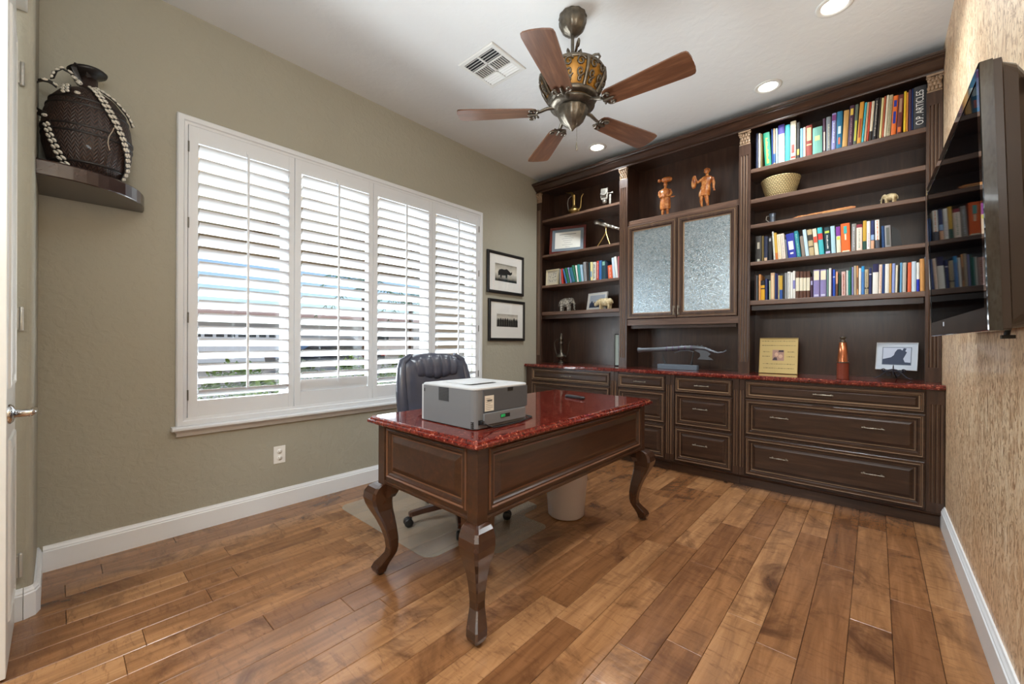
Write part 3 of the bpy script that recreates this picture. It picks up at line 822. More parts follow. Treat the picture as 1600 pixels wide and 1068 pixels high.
MB().box(RX + 0.0104, RX + 0.013, PY0 + 0.142, PY0 + 0.168, 0.798, 0.810, b=0.001).part('green_tab', mat('green_plastic', '1fa05a', 0.4), pr)
MB().box(RX + 0.002, RX + 0.006, PY0 + 0.018, PY0 + 0.040, 0.782, 0.800).part('power_socket', m_black, pr)
mb = MB().tube([(RX + 0.004, PY0 + 0.029, 0.791), (RX + 0.018, PY0 + 0.032, 0.790), (RX + 0.03, PY0 + 0.045, 0.780), (RX + 0.032, PY0 + 0.075, 0.768), (RX + 0.024, PY0 + 0.13, 0.7645), (RX + 0.02, PY0 + 0.25, 0.7645), (RX - 0.02, PY1 + 0.05, 0.7645), (1.6, PY1 + 0.08, 0.7645)], 0.0035, 8)
mb.box(RX + 0.003, RX + 0.02, PY0 + 0.021, PY0 + 0.037, 0.784, 0.798, b=0.002)
mb.part('power_cord', m_black, pr)

rm = thing('remote_control', 'small black remote control lying on the red granite desk', 'remote', (1.555, 2.205, 0.760), rz=math.radians(-14), local=True)
mb = MB().loft([[(x, y, z) for x, y in rpoly(-0.078 + i, 0.078 - i, -0.021 + i, 0.021 - i, 0.012)] for i, z in ((0.003, 0.0005), (0, 0.004), (0, 0.012), (0.004, 0.016))])
mb.part('body', m_black, rm)
mb = MB()
for i in range(6):
    for j in range(3): mb.box(-0.06 + i * 0.016, -0.053 + i * 0.016, -0.013 + j * 0.0095, -0.008 + j * 0.0095, 0.0155, 0.0172)
mb.part('buttons', mat('button_grey', '5a5a5e', 0.5), rm)

# -------- chair
m_lea = mat('navy_black_leather', '2b2d38', 0.3, coat=0.35); t = NT(m_lea)
v = t.coord()
t.l(t.mix(t.noise(v, 6, 4), '2c2f3b', '4a4d5c'), t.b.inputs['Base Color'])
_h = t.noise(v, 9, 5, 0.6, 0.6); t.bump(_h, 0.35, 0.012)
m_arm = wood('chair_mahogany', [(0.2, '2a120b'), (0.6, '45200f'), (0.9, '5a2c18')], 0.25, (3, 3, 3), coat=0.5)
ch = thing('office_chair', 'navy black leather high-back office chair behind the desk', 'chair', (1.0, 1.71, 0.003), rz=math.radians(-4), local=True)
# local frame: faces +X, back at -X
def pad(name, fn, nu, nv, mats, parent, back=0.05):
    """closed cushion: fn(u, v) -> (y, z, thickness, offset); front bulges to +x"""
    mb = MB(); F = []; B = []
    for j in range(nv + 1):
        for i in range(nu + 1):
            u = -1 + 2 * i / nu; vv = j / nv
            y, z, th, off = fn(u, vv)
            F.append((off + th, y, z)); B.append((off - back * (1 - abs(u) ** 4) * (0.4 + 0.6 * math.sin(PI * min(max(vv, 0.02), 0.98))), y, z))
    n = nu + 1; q = len(F)
    fs = [(j * n + i, j * n + i + 1, (j + 1) * n + i + 1, (j + 1) * n + i) for j in range(nv) for i in range(nu)]
    fs += [(q + j * n + i, q + (j + 1) * n + i, q + (j + 1) * n + i + 1, q + j * n + i + 1) for j in range(nv) for i in range(nu)]
    edge = [i for i in range(n)] + [j * n + nu for j in range(1, nv + 1)] + [nv * n + i for i in range(nu - 1, -1, -1)] + [j * n for j in range(nv - 1, 0, -1)]
    for a, b in zip(edge, edge[1:] + edge[:1]): fs.append((a, b, q + b, q + a))
    mb.add(F + B, fs, 0, True)
    return mb.part(name, mats, parent, weld=True)
def lean(z): return -0.235 - 0.16 * max(0, z - 0.5) - 0.05 * max(0, z - 0.85)
def hw(v): return (0.235 + 0.045 * math.sin(PI * min(1, v * 0.9))) * (1 - max(0, (v - 0.9) / 0.1) ** 2.2 * 0.24)
def backf(u, v):
    z = 0.40 + 0.635 * v
    if v > 0.88: z -= abs(u) ** 3 * 0.05 * (v - 0.88) / 0.12
    y = u * hw(v)
    th = 0.035 + 0.035 * (1 - abs(u) ** 6) * min(1, 8 * v, 8 * (1 - v) + 0.15) - 0.018 * max(0, 1 - abs(u) * 1.6)
    return y, z, th, lean(z)
pad('backrest', backf, 18, 20, m_lea, ch, 0.06)
def headf(u, v):
    z = 0.86 + 0.175 * v - 0.035 * abs(u) ** 3 * v + 0.018 * abs(u) * (1 - v)
    y = u * (0.165 + 0.030 * v)
    rib = 0.010 * abs(math.cos(u * PI * 2.5)) ** 0.6
    th = 0.060 + rib + 0.012 * math.sin(PI * v)
    if abs(u) > 0.93 or v < 0.04 or v > 0.96: th -= 0.018
    return y, z, th, lean(z) + 0.003
pad('headrest', headf, 40, 8, m_lea, ch, 0.0)
for s in (-1, 1):
    path = []; rr = []
    for k in range(15):
        v = k / 14; z = 0.42 + 0.60 * v
        path.append((lean(z) + 0.030, s * (hw(v) - 0.016), z)); rr.append(0.034 * (0.75 + 0.35 * math.sin(PI * v)) * (0.7 if k in (0, 14) else 1))
    MB().tube(path, rr, 12).part('side_bolster', m_lea, ch)
def seatpad():
    mb = MB()
    for i, z in ((0.03, 0.43), (0.005, 0.445), (0.0, 0.475), (0.012, 0.505), (0.05, 0.515)): pass
    mb.loft([[(x, y, z) for x, y in rpoly(-0.25 + i, 0.19 - i, -0.26 + i, 0.26 - i, 0.07, 5)] for i, z in ((0.03, 0.405), (0.005, 0.42), (0.0, 0.45), (0.012, 0.485), (0.06, 0.497), (0.12, 0.493))], smooth=True)
    return mb
seatpad().part('seat', m_lea, ch)
for s in (-1, 1):
    MB().tube([(-0.24, s * 0.285, 0.56), (-0.12, s * 0.295, 0.612), (0.03, s * 0.295, 0.622), (0.13, s * 0.29, 0.60), (0.16, s * 0.28, 0.53), (0.12, s * 0.265, 0.44)], [0.016, 0.02, 0.024, 0.02, 0.016, 0.014], 10).part('armrest', m_arm, ch)
MB().lathe([(0.0, 0.33), (0.10, 0.35), (0.11, 0.40), (0.0, 0.402)], seg=16).part('tilt_housing', m_black, ch)
MB().lathe([(0.028, 0.11), (0.028, 0.24), (0.018, 0.241), (0.018, 0.335)], seg=14).part('gas_column', m_black, ch)
bs = MB().lathe([(0.0, 0.075), (0.045, 0.078), (0.05, 0.095), (0.042, 0.115), (0.03, 0.122)], seg=16).part('hub', m_arm, ch)
for k in range(5):
    a = math.radians(254 + 72 * k)
    R_ = Matrix.Rotation(a, 4, 'Z')
    mb = MB()
    mb.loft([[(x, -w, z0), (x, w, z0), (x, w * 0.8, z1), (x, -w * 0.8, z1)] for x, w, z0, z1 in ((0.035, 0.026, 0.078, 0.112), (0.12, 0.023, 0.074, 0.106), (0.24, 0.020, 0.066, 0.095), (0.30, 0.018, 0.060, 0.087), (0.315, 0.016, 0.062, 0.080))])
    mb.turn(R_)
    arm = mb.part('base_arm', m_arm, ch)
    mb = MB()
    for s in (-1, 1):
        mb.lathe([(0.0, s * 0.007), (0.024, s * 0.008), (0.026, s * 0.012), (0.026, s * 0.022), (0.020, s * 0.026), (0.0, s * 0.026)], (0.318, 0, 0.027), 14, axis='y')
    mb.tube([(0.305, 0, 0.064), (0.306, 0, 0.044), (0.318, 0, 0.028)], [0.008, 0.012, 0.010], 8)
    mb.turn(R_)
    mb.part('caster', m_black, arm)

# -------- chair mat
m_matp = bpy.data.materials.new('clear_vinyl'); m_matp.use_nodes = True
gt = m_matp.node_tree; gt.nodes.clear()
_o = gt.nodes.new('ShaderNodeOutputMaterial'); _tr = gt.nodes.new('ShaderNodeBsdfTransparent'); _pb = gt.nodes.new('ShaderNodeBsdfPrincipled'); _mx = gt.nodes.new('ShaderNodeMixShader')
_pb.inputs['Base Color'].default_value = (*hexc('c4b6a2'), 1); _pb.inputs['Roughness'].default_value = 0.28
_mx.inputs[0].default_value = 0.34
_ns = gt.nodes.new('ShaderNodeTexNoise'); _ns.inputs['Scale'].default_value = 60; _bp = gt.nodes.new('ShaderNodeBump'); _bp.inputs['Strength'].default_value = 0.08
gt.links.new(_ns.outputs[0], _bp.inputs['Height']); gt.links.new(_bp.outputs[0], _pb.inputs['Normal'])
gt.links.new(_tr.outputs[0], _mx.inputs[1]); gt.links.new(_pb.outputs[0], _mx.inputs[2]); gt.links.new(_mx.outputs[0], _o.inputs[0])
def arcp(cx, cy, r, a0, a1, n=6):
    return [(cx + r * math.cos(math.radians(a0 + (a1 - a0) * k / n)), cy + r * math.sin(math.radians(a0 + (a1 - a0) * k / n))) for k in range(n + 1)]
MP = arcp(0.36, 1.333, 0.07, 180, 270) + arcp(1.22, 1.333, 0.07, 270, 360) + arcp(1.350, 1.47, 0.06, 180, 100) + arcp(1.465, 1.59, 0.05, 270, 360) + arcp(1.465, 1.94, 0.05, 0, 90) + arcp(1.350, 2.05, 0.06, 260, 180) + arcp(1.22, 2.13, 0.07, 0, 90) + arcp(0.36, 2.13, 0.07, 90, 180)
tag(MB().prism(MP, 0.0002, 0.0026, 'z').part('chair_mat', m_matp, at=(0.9, 1.7, 0)), 'translucent grey vinyl floor mat with a lip under the desk', 'chair mat')

# -------- bin
m_bin = mat('frosted_plastic', 'f2eae8', 0.35, trans=0.25, alpha=0.88)
bn = thing('waste_bin', 'frosted translucent plastic waste bin on the floor behind the desk apron', 'bin', (1.492, 2.205, 0))
mb = MB().lathe([(0.0, 0.004), (0.108, 0.004), (0.116, 0.012), (0.142, 0.345), (0.148, 0.348), (0.148, 0.354), (0.139, 0.352), (0.112, 0.016), (0.0, 0.0095)], (1.492, 2.205, 0), 32)
mb.part('bin_shell', m_bin, bn)
bmc = bmesh.new(); bmesh.ops.create_icosphere(bmc, subdivisions=2, radius=0.05)
for q in bmc.verts:
    q.co *= 1 + random.uniform(-0.22, 0.18); q.co.z *= 0.55; q.co += Vector((1.50, 2.19, 0.045))
_w = MB(); _w.bm(bmc); tag(_w.part('crumpled_wrapper', mat('yellowish_paper', 'cdb98a', 0.7), at=(1.5, 2.19, 0.02)), 'crumpled yellowish wrapper at the bottom of the frosted bin', 'wrapper')

# -------- coiled cable behind the near desk leg
mb = MB()
pth = [(1.56 + 0.05 * math.cos(k * 0.6) * (1 + 0.1 * math.sin(k)), 1.35 + 0.045 * math.sin(k * 0.6), 0.006 + 0.0045 * k * 0.35) for k in range(34)]
mb.tube(pth, 0.005, 7)
tag(mb.part('cable_coil', m_black, at=(1.56, 1.35, 0)), 'loose coil of black cable on the floor behind the near desk leg', 'cable')

# ================================================================ CEILING THINGS
FC = Vector((1.6595, 1.9997, 0))
m_iron = mat('aged_iron', '4a443c', 0.38, 0.8); t = NT(m_iron)
v = t.coord(); t.l(t.mix(t.noise(v, 22, 4), '2c2722', '8b8274'), t.b.inputs['Base Color']); t.bump(t.noise(v, 40, 3), 0.5, 0.004)
m_amber = mat('amber_gold_panel', '9a6c24', 0.4, 0.4)
m_blade = wood('fan_blade_walnut', [(0.2, '42281b'), (0.5, '613e2a'), (0.8, '845c42')], 0.28, (1.2, 12, 12), 3.0, coat=0.35)
fan = thing('ceiling_fan', 'ornate bronze ceiling fan with five dark wooden blades', 'ceiling fan', (FC.x, FC.y, CH))
def fz(mb): return mb.turn(Matrix.Translation(FC))
mb = MB().lathe([(0.0, 2.906), (0.016, 2.906), (0.026, 2.914), (0.048, 2.924), (0.066, 2.944), (0.077, 2.968), (0.079, 2.99), (0.074, 3.003), (0.081, 3.010), (0.078, 3.0185), (0.0, 3.0185)], seg=48, rib=(12, 0.03))
fz(mb).part('canopy', m_iron, fan)
fz(MB().lathe([(0.010, 2.72), (0.010, 2.91)], seg=12)).part('downrod', m_iron, fan)
# motor housing: eight gold windows behind dark filigree
HP = [(0.0, 2.735), (0.05, 2.732), (0.09, 2.718), (0.145, 2.700), (0.178, 2.682), (0.190, 2.655), (0.186, 2.625), (0.160, 2.575), (0.135, 2.535), (0.115, 2.515), (0.125, 2.505), (0.128, 2.493), (0.105, 2.484), (0.0, 2.482)]
fz(MB().lathe([(r * 0.965 if 2.52 < z < 2.70 else r, z) for r, z in HP], seg=32)).part('motor_housing', m_amber, fan)
fz(MB().lathe([(0.120, 2.532), (0.138, 2.522), (0.118, 2.512), (0.130, 2.500), (0.130, 2.490), (0.104, 2.481), (0.0, 2.480)], seg=32)).part('lower_ring', m_iron, fan)
fil = MB()
fil.lathe([(0.168, 2.690), (0.182, 2.684), (0.190, 2.672), (0.186, 2.664)], seg=32)
fil.lathe([(0.140, 2.545), (0.146, 2.538), (0.138, 2.522), (0.118, 2.512)], seg=32)
def hr(z):
    for (r0, z0), (r1, z1) in zip(HP[:-1], HP[1:]):
        if z1 <= z <= z0: return r0 + (r1 - r0) * (z0 - z) / (z0 - z1 + 1e-9)
    return 0.18
for k in range(8):
    a = 2 * PI * (k + 0.35) / 8
    fil.tube([((hr(z) + 0.002) * math.cos(a), (hr(z) + 0.002) * math.sin(a), z) for z in (2.668, 2.64, 2.61, 2.575, 2.54)], 0.011, 6)
    for s in (-1, 1):
        for zc, rad, tw in ((2.636, 0.026, 1), (2.592, 0.022, -1), (2.560, 0.012, 1)):
            pts = []
            for j in range(12):
                q = j / 11; rr = rad * (1 - 0.75 * q); an = s * tw * (0.4 + q * 2 * PI * 1.2)
                aa = a + PI / 8 + s * 0.18 + rr * math.cos(an) / 0.18
                zz = zc + rr * math.sin(abs(an)) * tw
                pts.append(((hr(zz) + 0.003) * math.cos(aa), (hr(zz) + 0.003) * math.sin(aa), zz))
            fil.tube(pts, 0.0055, 5)
fz(fil).part('filigree', m_iron, fan)
sc_ = MB()
for k in range(5):
    a = 2 * PI * k / 5 + 0.5
    pr_ = [(0.015, 2.745), (0.05, 2.752), (0.095, 2.765), (0.130, 2.778), (0.150, 2.776), (0.158, 2.762), (0.150, 2.748), (0.138, 2.748), (0.134, 2.757)]
    sc_.tube([(r * math.cos(a), r * math.sin(a), z) for r, z in pr_], [0.008, 0.008, 0.0075, 0.007, 0.007, 0.0065, 0.006, 0.006, 0.006], 7)
    pr_ = [(0.03, 2.735), (0.034, 2.765), (0.048, 2.79), (0.064, 2.79), (0.068, 2.775), (0.058, 2.768)]
    sc_.tube([(r * math.cos(a + .6), r * math.sin(a + .6), z) for r, z in pr_], 0.006, 6)
fz(sc_).part('top_scrolls', m_iron, fan)
mb = MB().lathe([(0.0, 2.483), (0.060, 2.483), (0.088, 2.478), (0.091, 2.470), (0.086, 2.460), (0.084, 2.445), (0.070, 2.415), (0.045, 2.388), (0.022, 2.376), (0.020, 2.370), (0.012, 2.362), (0.006, 2.352), (0.0, 2.348)], seg=48, rib=(12, 0.03))
fz(mb).part('switch_bowl', m_iron, fan)
BL = [(0.205, 0.030), (0.213, 0.048), (0.235, 0.058), (0.30, 0.062), (0.45, 0.071), (0.60, 0.079), (0.640, 0.080), (0.660, 0.076), (0.668, 0.064)]
out = [(x, w) for x, w in BL] + [(0.674, 0.03), (0.675, 0.0), (0.674, -0.03)] + [(x, -w) for x, w in reversed(BL)]
bmsh = None
for k in range(5):
    a = 5.061 + 2 * PI * k / 5
    ar = bpy.data.objects.new('blade_arm', None)
    # arm with paired scrolls, in a frame turned about the fan axis
    TR = Matrix.Translation(FC) @ Matrix.Rotation(a, 4, 'Z')
    mb = MB()
    mb.tube([(0.10, 0, 2.49), (0.145, 0, 2.486), (0.185, 0, 2.470), (0.215, 0, 2.460)], [0.014, 0.013, 0.011, 0.010], 8, flat=0.7)
    for s in (-1, 1):
        pts = [(0.19 + 0.015 * math.cos(j * 0.5) + 0.004 * j, s * (0.012 + 0.0042 * j), 2.4555) for j in range(7)]
        mb.tube(pts, 0.0065, 6)
        pts = [(0.238 + (0.024 - 0.0017 * j) * math.cos(s * 0 + 2.6 + j * 0.55), s * (0.036 + (0.022 - 0.0016 * j) * math.sin(2.6 + j * 0.55) * -1), 2.4535) for j in range(12)]
        mb.tube(pts, 0.006, 6)
    mb.tube([(0.20, 0, 2.4545), (0.25, 0, 2.4530), (0.262, 0, 2.4530)], [0.009, 0.008, 0.003], 6)
    for px_, py_ in ((0.225, 0.0), (0.243, 0.034), (0.243, -0.034)): mb.ball((px_, py_, 2.4505), 0.0055, seg=8, sc=(1, 1, 0.6))
    mb.turn(TR)
    arm = mb.part('blade_arm', m_iron, fan)
    mb = MB().prism(out, -0.0035, 0.0035, 'z')
    o = mb.part('blade', m_blade, None)
    o.parent = arm; ORG[o.name] = ORG[arm.name]
    o.matrix_local = Matrix.Translation(FC - ORG[arm.name]) @ Matrix.Translation((0, 0, 2.4635)) @ Matrix.Rotation(a, 4, 'Z') @ Matrix.Rotation(math.radians(-9), 4, 'X')
mb = MB()
for k in range(17):
    mb.ball((0.045, -0.02, 2.40 - 0.0085 * k), 0.0022, seg=6)
mb.lathe([(0.003, 2.215), (0.006, 2.225), (0.0055, 2.245), (0.003, 2.262)], (0.045, -0.02, 0), 8)
fz(mb).part('pull_chain', m_pewter, fan)

vent = thing('ceiling_vent', 'white square ceiling air vent left of the fan', 'vent', (1.003, 1.995, CH))
m_vent = mat('vent_white', 'dcdcd8', 0.4)
VX0, VX1, VY0, VY1 = 0.838, 1.168, 1.828, 2.165
mb = MB().loft([[(VX0 + i, VY0 + i, z), (VX1 - i, VY0 + i, z), (VX1 - i, VY1 - i, z), (VX0 + i, VY1 - i, z)] for i, z in ((0, CH - 0.0005), (0, CH - 0.004), (0.006, CH - 0.009), (0.030, CH - 0.010), (0.030, CH - 0.006))], cap0=False, cap1=False)
mb.part('vent_frame', m_vent, vent)
MB().box(VX0 + 0.02, VX1 - 0.02, VY0 + 0.02, VY1 - 0.02, CH - 0.002, CH - 0.0005).part('backing', mat('vent_shadow', '2c2e30', 0.8), vent)
ix0, ix1, iy0, iy1 = VX0 + 0.030, VX1 - 0.030, VY0 + 0.030, VY1 - 0.030
xm = (ix0 + ix1) / 2; rh = (iy1 - iy0) / 3
mb = MB().box(xm - 0.006, xm + 0.006, iy0, iy1, CH - 0.0105, CH - 0.004)
for r in (1, 2): mb.box(ix0, ix1, iy0 + rh * r - 0.005, iy0 + rh * r + 0.005, CH - 0.0105, CH - 0.004)
mb.part('divider', m_vent, vent)
for r in range(3):
    for (a, b) in ((ix0, xm - 0.006), (xm + 0.006, ix1)):
        ya, yb = iy0 + rh * r + (0.005 if r else 0), iy0 + rh * (r + 1) - (0.005 if r < 2 else 0)
        if r == 1:
            n = 7
            for k in range(n):
                x = a + (b - a) * (k + 0.5) / n
                s = -1
                MB().prism([(x - 0.006, CH - 0.003), (x - 0.004, CH - 0.003), (x + 0.006 * s + 0.001, CH - 0.0105), (x + 0.006 * s - 0.001, CH - 0.0105)], ya, yb, 'y').part('vent_blade', m_vent, vent)
        else:
            n = 4
            for k in range(n):
                y = ya + (yb - ya) * (k + 0.5) / n
                s = 1 if r == 0 else -1
                MB().prism([(y - 0.001 - 0.006 * s, CH - 0.0105), (y + 0.001 - 0.006 * s, CH - 0.0105), (y + 0.006 * s + 0.001, CH - 0.003), (y + 0.006 * s - 0.001, CH - 0.003)], a, b, 'x').part('vent_blade', m_vent, vent)

m_lamp = mat('lit_lamp', 'ffffff', 0.5, emit=('fff6ea', 6.0))
can_labels = ['recessed ceiling light cut by the top edge of the picture', 'recessed ceiling light above the right bookcase', 'small distant recessed ceiling light below the fan blades', 'recessed ceiling light near the door, out of view', 'recessed ceiling light behind the camera, out of view']
for (x, y), lab in zip(CANS[:3], can_labels):
    c = thing('recessed_light', lab, 'ceiling light', (x, y, CH), group='recessed ceiling lights')
    MB().lathe([(0.062, CH - 0.001), (0.064, CH - 0.006), (0.082, CH - 0.007), (0.088, CH - 0.004), (0.089, CH - 0.0005)], (x, y, 0), 32).part('trim_ring', m_vent, c)
    MB().lathe([(0.0615, CH - 0.0008), (0.060, CH - 0.002), (0.0, CH - 0.002)], (x, y, 0), 28).part('lamp', m_lamp, c)

# ================================================================ WALL THINGS
def wall_picture(y0, y1, z0, z1, label, kind):
    t0 = thing('framed_photograph', label, 'picture', (0, (y0 + y1) / 2, (z0 + z1) / 2), group='framed photographs beside the window')
    MP_ = lambda u, v, d: (d, u, v)
    MB().panel(MP_, y0, y1, z0, z1, [(0, 0.001), (0, 0.020), (0.004, 0.026), (0.024, 0.026), (0.030, 0.020), (0.030, 0.012)], open_center=True).part('frame', m_blackframe, t0)
    MB().box(0.001, 0.0135, y0 + 0.029, y1 - 0.029, z0 + 0.029, z1 - 0.029).part('mat_board', m_mat_white, t0)
    w = y1 - y0; h = z1 - z0
    if kind == 'rhino': py0, py1, pz0, pz1 = y0 + w * 0.20, y0 + w * 0.80, z0 + h * 0.30, z0 + h * 0.72
    else: py0, py1, pz0, pz1 = y0 + w * 0.21, y0 + w * 0.80, z0 + h * 0.34, z0 + h * 0.65
    x = 0.0136
    mp = mat('photo_' + kind, 'b9b4a8', 0.5); t = NT(mp); v = t.coord('Generated')
    sp = t.n('ShaderNodeSeparateXYZ'); t.l(v, sp.inputs[0])
    g = t.ramp(t.noise(v, 5, 4, 0.6), [(0.3, '5c584f'), (0.6, 'cfcabd')])
    gz = t.ramp(sp.outputs[2], [(0.12, '1d1b18'), (0.24, '8a857a'), (0.5, 'e4e0d4'), (0.9, 'b5b0a2'), (1.0, '5c584f')] if kind == 'rhino' else [(0.0, '24221f'), (0.5, '46423c'), (0.72, 'd5d0c4'), (1.0, 'a29d92')])
    t.l(t.mix(0.25, gz, g), t.b.inputs['Base Color'])
    ph = MB().box(x, x + 0.0006, py0, py1, pz0, pz1).part('photo_print', mp, t0)
    ink = mat('photo_ink', '1c1a18', 0.5); x2 = x + 0.0008
    mb = MB()
    if kind == 'rhino':
        W_, H_ = py1 - py0, pz1 - pz0
        P_ = [(.14, .30), (.13, .50), (.18, .66), (.30, .72), (.42, .70), (.52, .76), (.60, .70), (.66, .62), (.72, .58), (.77, .66), (.78, .52), (.70, .42), (.62, .42), (.56, .44), (.54, .22), (.48, .22), (.47, .36), (.34, .34), (.30, .34), (.29, .20), (.23, .20), (.22, .36), (.19, .34)]
        pp = [(py0 + a * W_, pz0 + b * H_) for a, b in P_]
        # drawn as a strip of small prisms so the outline stays non-convex
        mb.prism(pp, x + 0.0006, x2, 'x')
        mb.box(x + 0.0006, x2, py0, py1, pz0, pz0 + H_ * 0.12)
    else:
        W_, H_ = py1 - py0, pz1 - pz0
        rd = random.Random(3)
        for k in range(9):
            c_ = py0 + W_ * (0.08 + 0.105 * k); hh = H_ * rd.uniform(0.5, 0.68)
            mb.prism([(c_ - W_ * .04, pz0 + H_ * .04), (c_ + W_ * .04, pz0 + H_ * .04), (c_ + W_ * .045, pz0 + hh * .9), (c_ + W_ * .018, pz0 + hh), (c_ - W_ * .018, pz0 + hh), (c_ - W_ * .045, pz0 + hh * .9)], x + 0.0006, x2, 'x')
            mb.lathe([(0.0, 0), (W_ * 0.022, 0.0), (W_ * 0.022, 0.0001), (0.0, 0.0002)], (x + 0.0007, c_, pz0 + hh + W_ * .015), 8, axis='x')
    mb.part('silhouette', ink, ph)
    MB().box(0.0165, 0.0172, y0 + 0.0295, y1 - 0.0295, z0 + 0.0295, z1 - 0.0295).part('pane', m_glass, t0)
wall_picture(2.935, 3.508, 1.630, 2.069, 'upper black framed photograph of a rhino on the olive wall', 'rhino')
wall_picture(2.957, 3.530, 1.128, 1.568, 'lower black framed photograph of a standing group on the olive wall', 'group')

# corner shelf
m_csh = wood('corner_shelf_wood', [(0.2, '22130f'), (0.6, '33201b'), (0.9, '4a302a')], 0.25, (3, 3, 3), coat=0.5)
pts = [(0.0005, -0.0645), (0.372, -0.0645)]
for k in range(13):
    q = (k + 0.3) / 13 * PI / 2
    pts.append((0.375 * math.cos(q) ** 0.85, -0.02 + 0.328 * math.sin(q) ** 0.9))
pts.append((0.0005, 0.308))
cs_ = [(sum(p[0] for p in pts) / len(pts)), (sum(p[1] for p in pts) / len(pts))]
def shr(f): return [(0.0005 + (p[0] - 0.0005) * f, -0.0645 + (p[1] + 0.0645) * f) for p in pts]
mb = MB().loft([[(x, y, z) for x, y in shr(f)] for f, z in ((0.99, 1.812), (1.0, 1.816), (1.0, 1.872), (0.985, 1.879), (0.97, 1.881))])
tag(mb.part('corner_shelf', m_csh, at=(0.12, 0.05, 1.812)), 'dark curved corner shelf holding the leather jug', 'shelf')

# leather-bound jug with cowrie straps
m_jug = mat('dark_leather_basket', '2c1d17', 0.5, coat=0.1); t = NT(m_jug)
v = t.coord('Object', (1, 1, 1))
sp = t.n('ShaderNodeSeparateXYZ'); t.l(v, sp.inputs[0])
at2 = t.n('ShaderNodeMath', op='ARCTAN2'); t.l(sp.outputs[1], at2.inputs[0]); t.l(sp.outputs[0], at2.inputs[1])
zz = t.n('ShaderNodeMath', op='MULTIPLY', i_1=55.0); t.l(sp.outputs[2], zz.inputs[0])
zg = t.n('ShaderNodeMath', op='PINGPONG', i_1=0.5); m7 = t.n('ShaderNodeMath', op='MULTIPLY', i_1=6.0); t.l(at2.outputs[0], m7.inputs[0]); t.l(m7.outputs[0], zg.inputs[0])
ad = t.n('ShaderNodeMath', op='ADD'); t.l(zz.outputs[0], ad.inputs[0]); m8 = t.n('ShaderNodeMath', op='MULTIPLY', i_1=2.2); t.l(zg.outputs[0], m8.inputs[0]); t.l(m8.outputs[0], ad.inputs[1])
pg = t.n('ShaderNodeMath', op='PINGPONG', i_1=0.5); t.l(ad.outputs[0], pg.inputs[0])
t.l(t.mix(t.ramp(pg.outputs[0], [(0.15, 1.0), (0.35, 0.0)]), '3a241a', '17100e'), t.b.inputs['Base Color'])
t.bump(pg.outputs[0], 0.6, 0.006)
m_strap = mat('black_leather_strap', '1a1513', 0.45)
m_cow = mat('cowrie_ivory', 'd2ccbe', 0.3, coat=0.3)
JC = Vector((0.185, 0.095, 1.8812))
jug = thing('leather_jug', 'large dark leather-bound jug with cowrie shell straps on the corner shelf', 'jug', tuple(JC), local=True)
JP = [(0.0, 0.0), (0.085, 0.0), (0.105, 0.008), (0.135, 0.06), (0.150, 0.13), (0.153, 0.20), (0.146, 0.27), (0.125, 0.34), (0.095, 0.385), (0.055, 0.412), (0.035, 0.422), (0.030, 0.45), (0.030, 0.478), (0.0, 0.478)]
MB().lathe(JP, seg=40).part('body', m_jug, jug)
for z in (0.045, 0.17, 0.20, 0.30, 0.33):
    r = [a + (b - a) * 0 for a, b in ((0, 0),)]
    for (r0, z0), (r1, z1) in zip(JP[:-1], JP[1:]):
        if z0 <= z <= z1: r = r0 + (r1 - r0) * (z - z0) / (z1 - z0)
    MB().lathe([(r - 0.002, z - 0.006), (r + 0.003, z - 0.004), (r + 0.003, z + 0.004), (r - 0.002, z + 0.006)], seg=36).part('stitched_band', m_strap, jug)
mb = MB().lathe([(0.0, 0.0), (0.028, 0.0), (0.030, 0.006), (0.045, 0.016), (0.066, 0.024), (0.070, 0.032), (0.060, 0.042), (0.030, 0.052), (0.0, 0.055)], seg=28)
mb.turn(Matrix.Translation((0, 0, 0.476)) @ Matrix.Rotation(math.radians(9), 4, 'X'))
lid = mb.part('lid', m_strap, jug)
def jr(z):
    for (r0, z0), (r1, z1) in zip(JP[:-1], JP[1:]):
        if z0 <= z <= z1 and z1 > z0: return r0 + (r1 - r0) * (z - z0) / (z1 - z0)
    return 0.05
cmesh = MB().ball((0, 0, 0), 0.0102, seg=8, sc=(0.72, 1.15, 0.55)).box(-0.0009, 0.0009, -0.0075, 0.0075, 0.0035, 0.0053, mi=1)
cow_me = cmesh.mesh('cowrie_shell', [m_cow, m_strap])
NC = 0
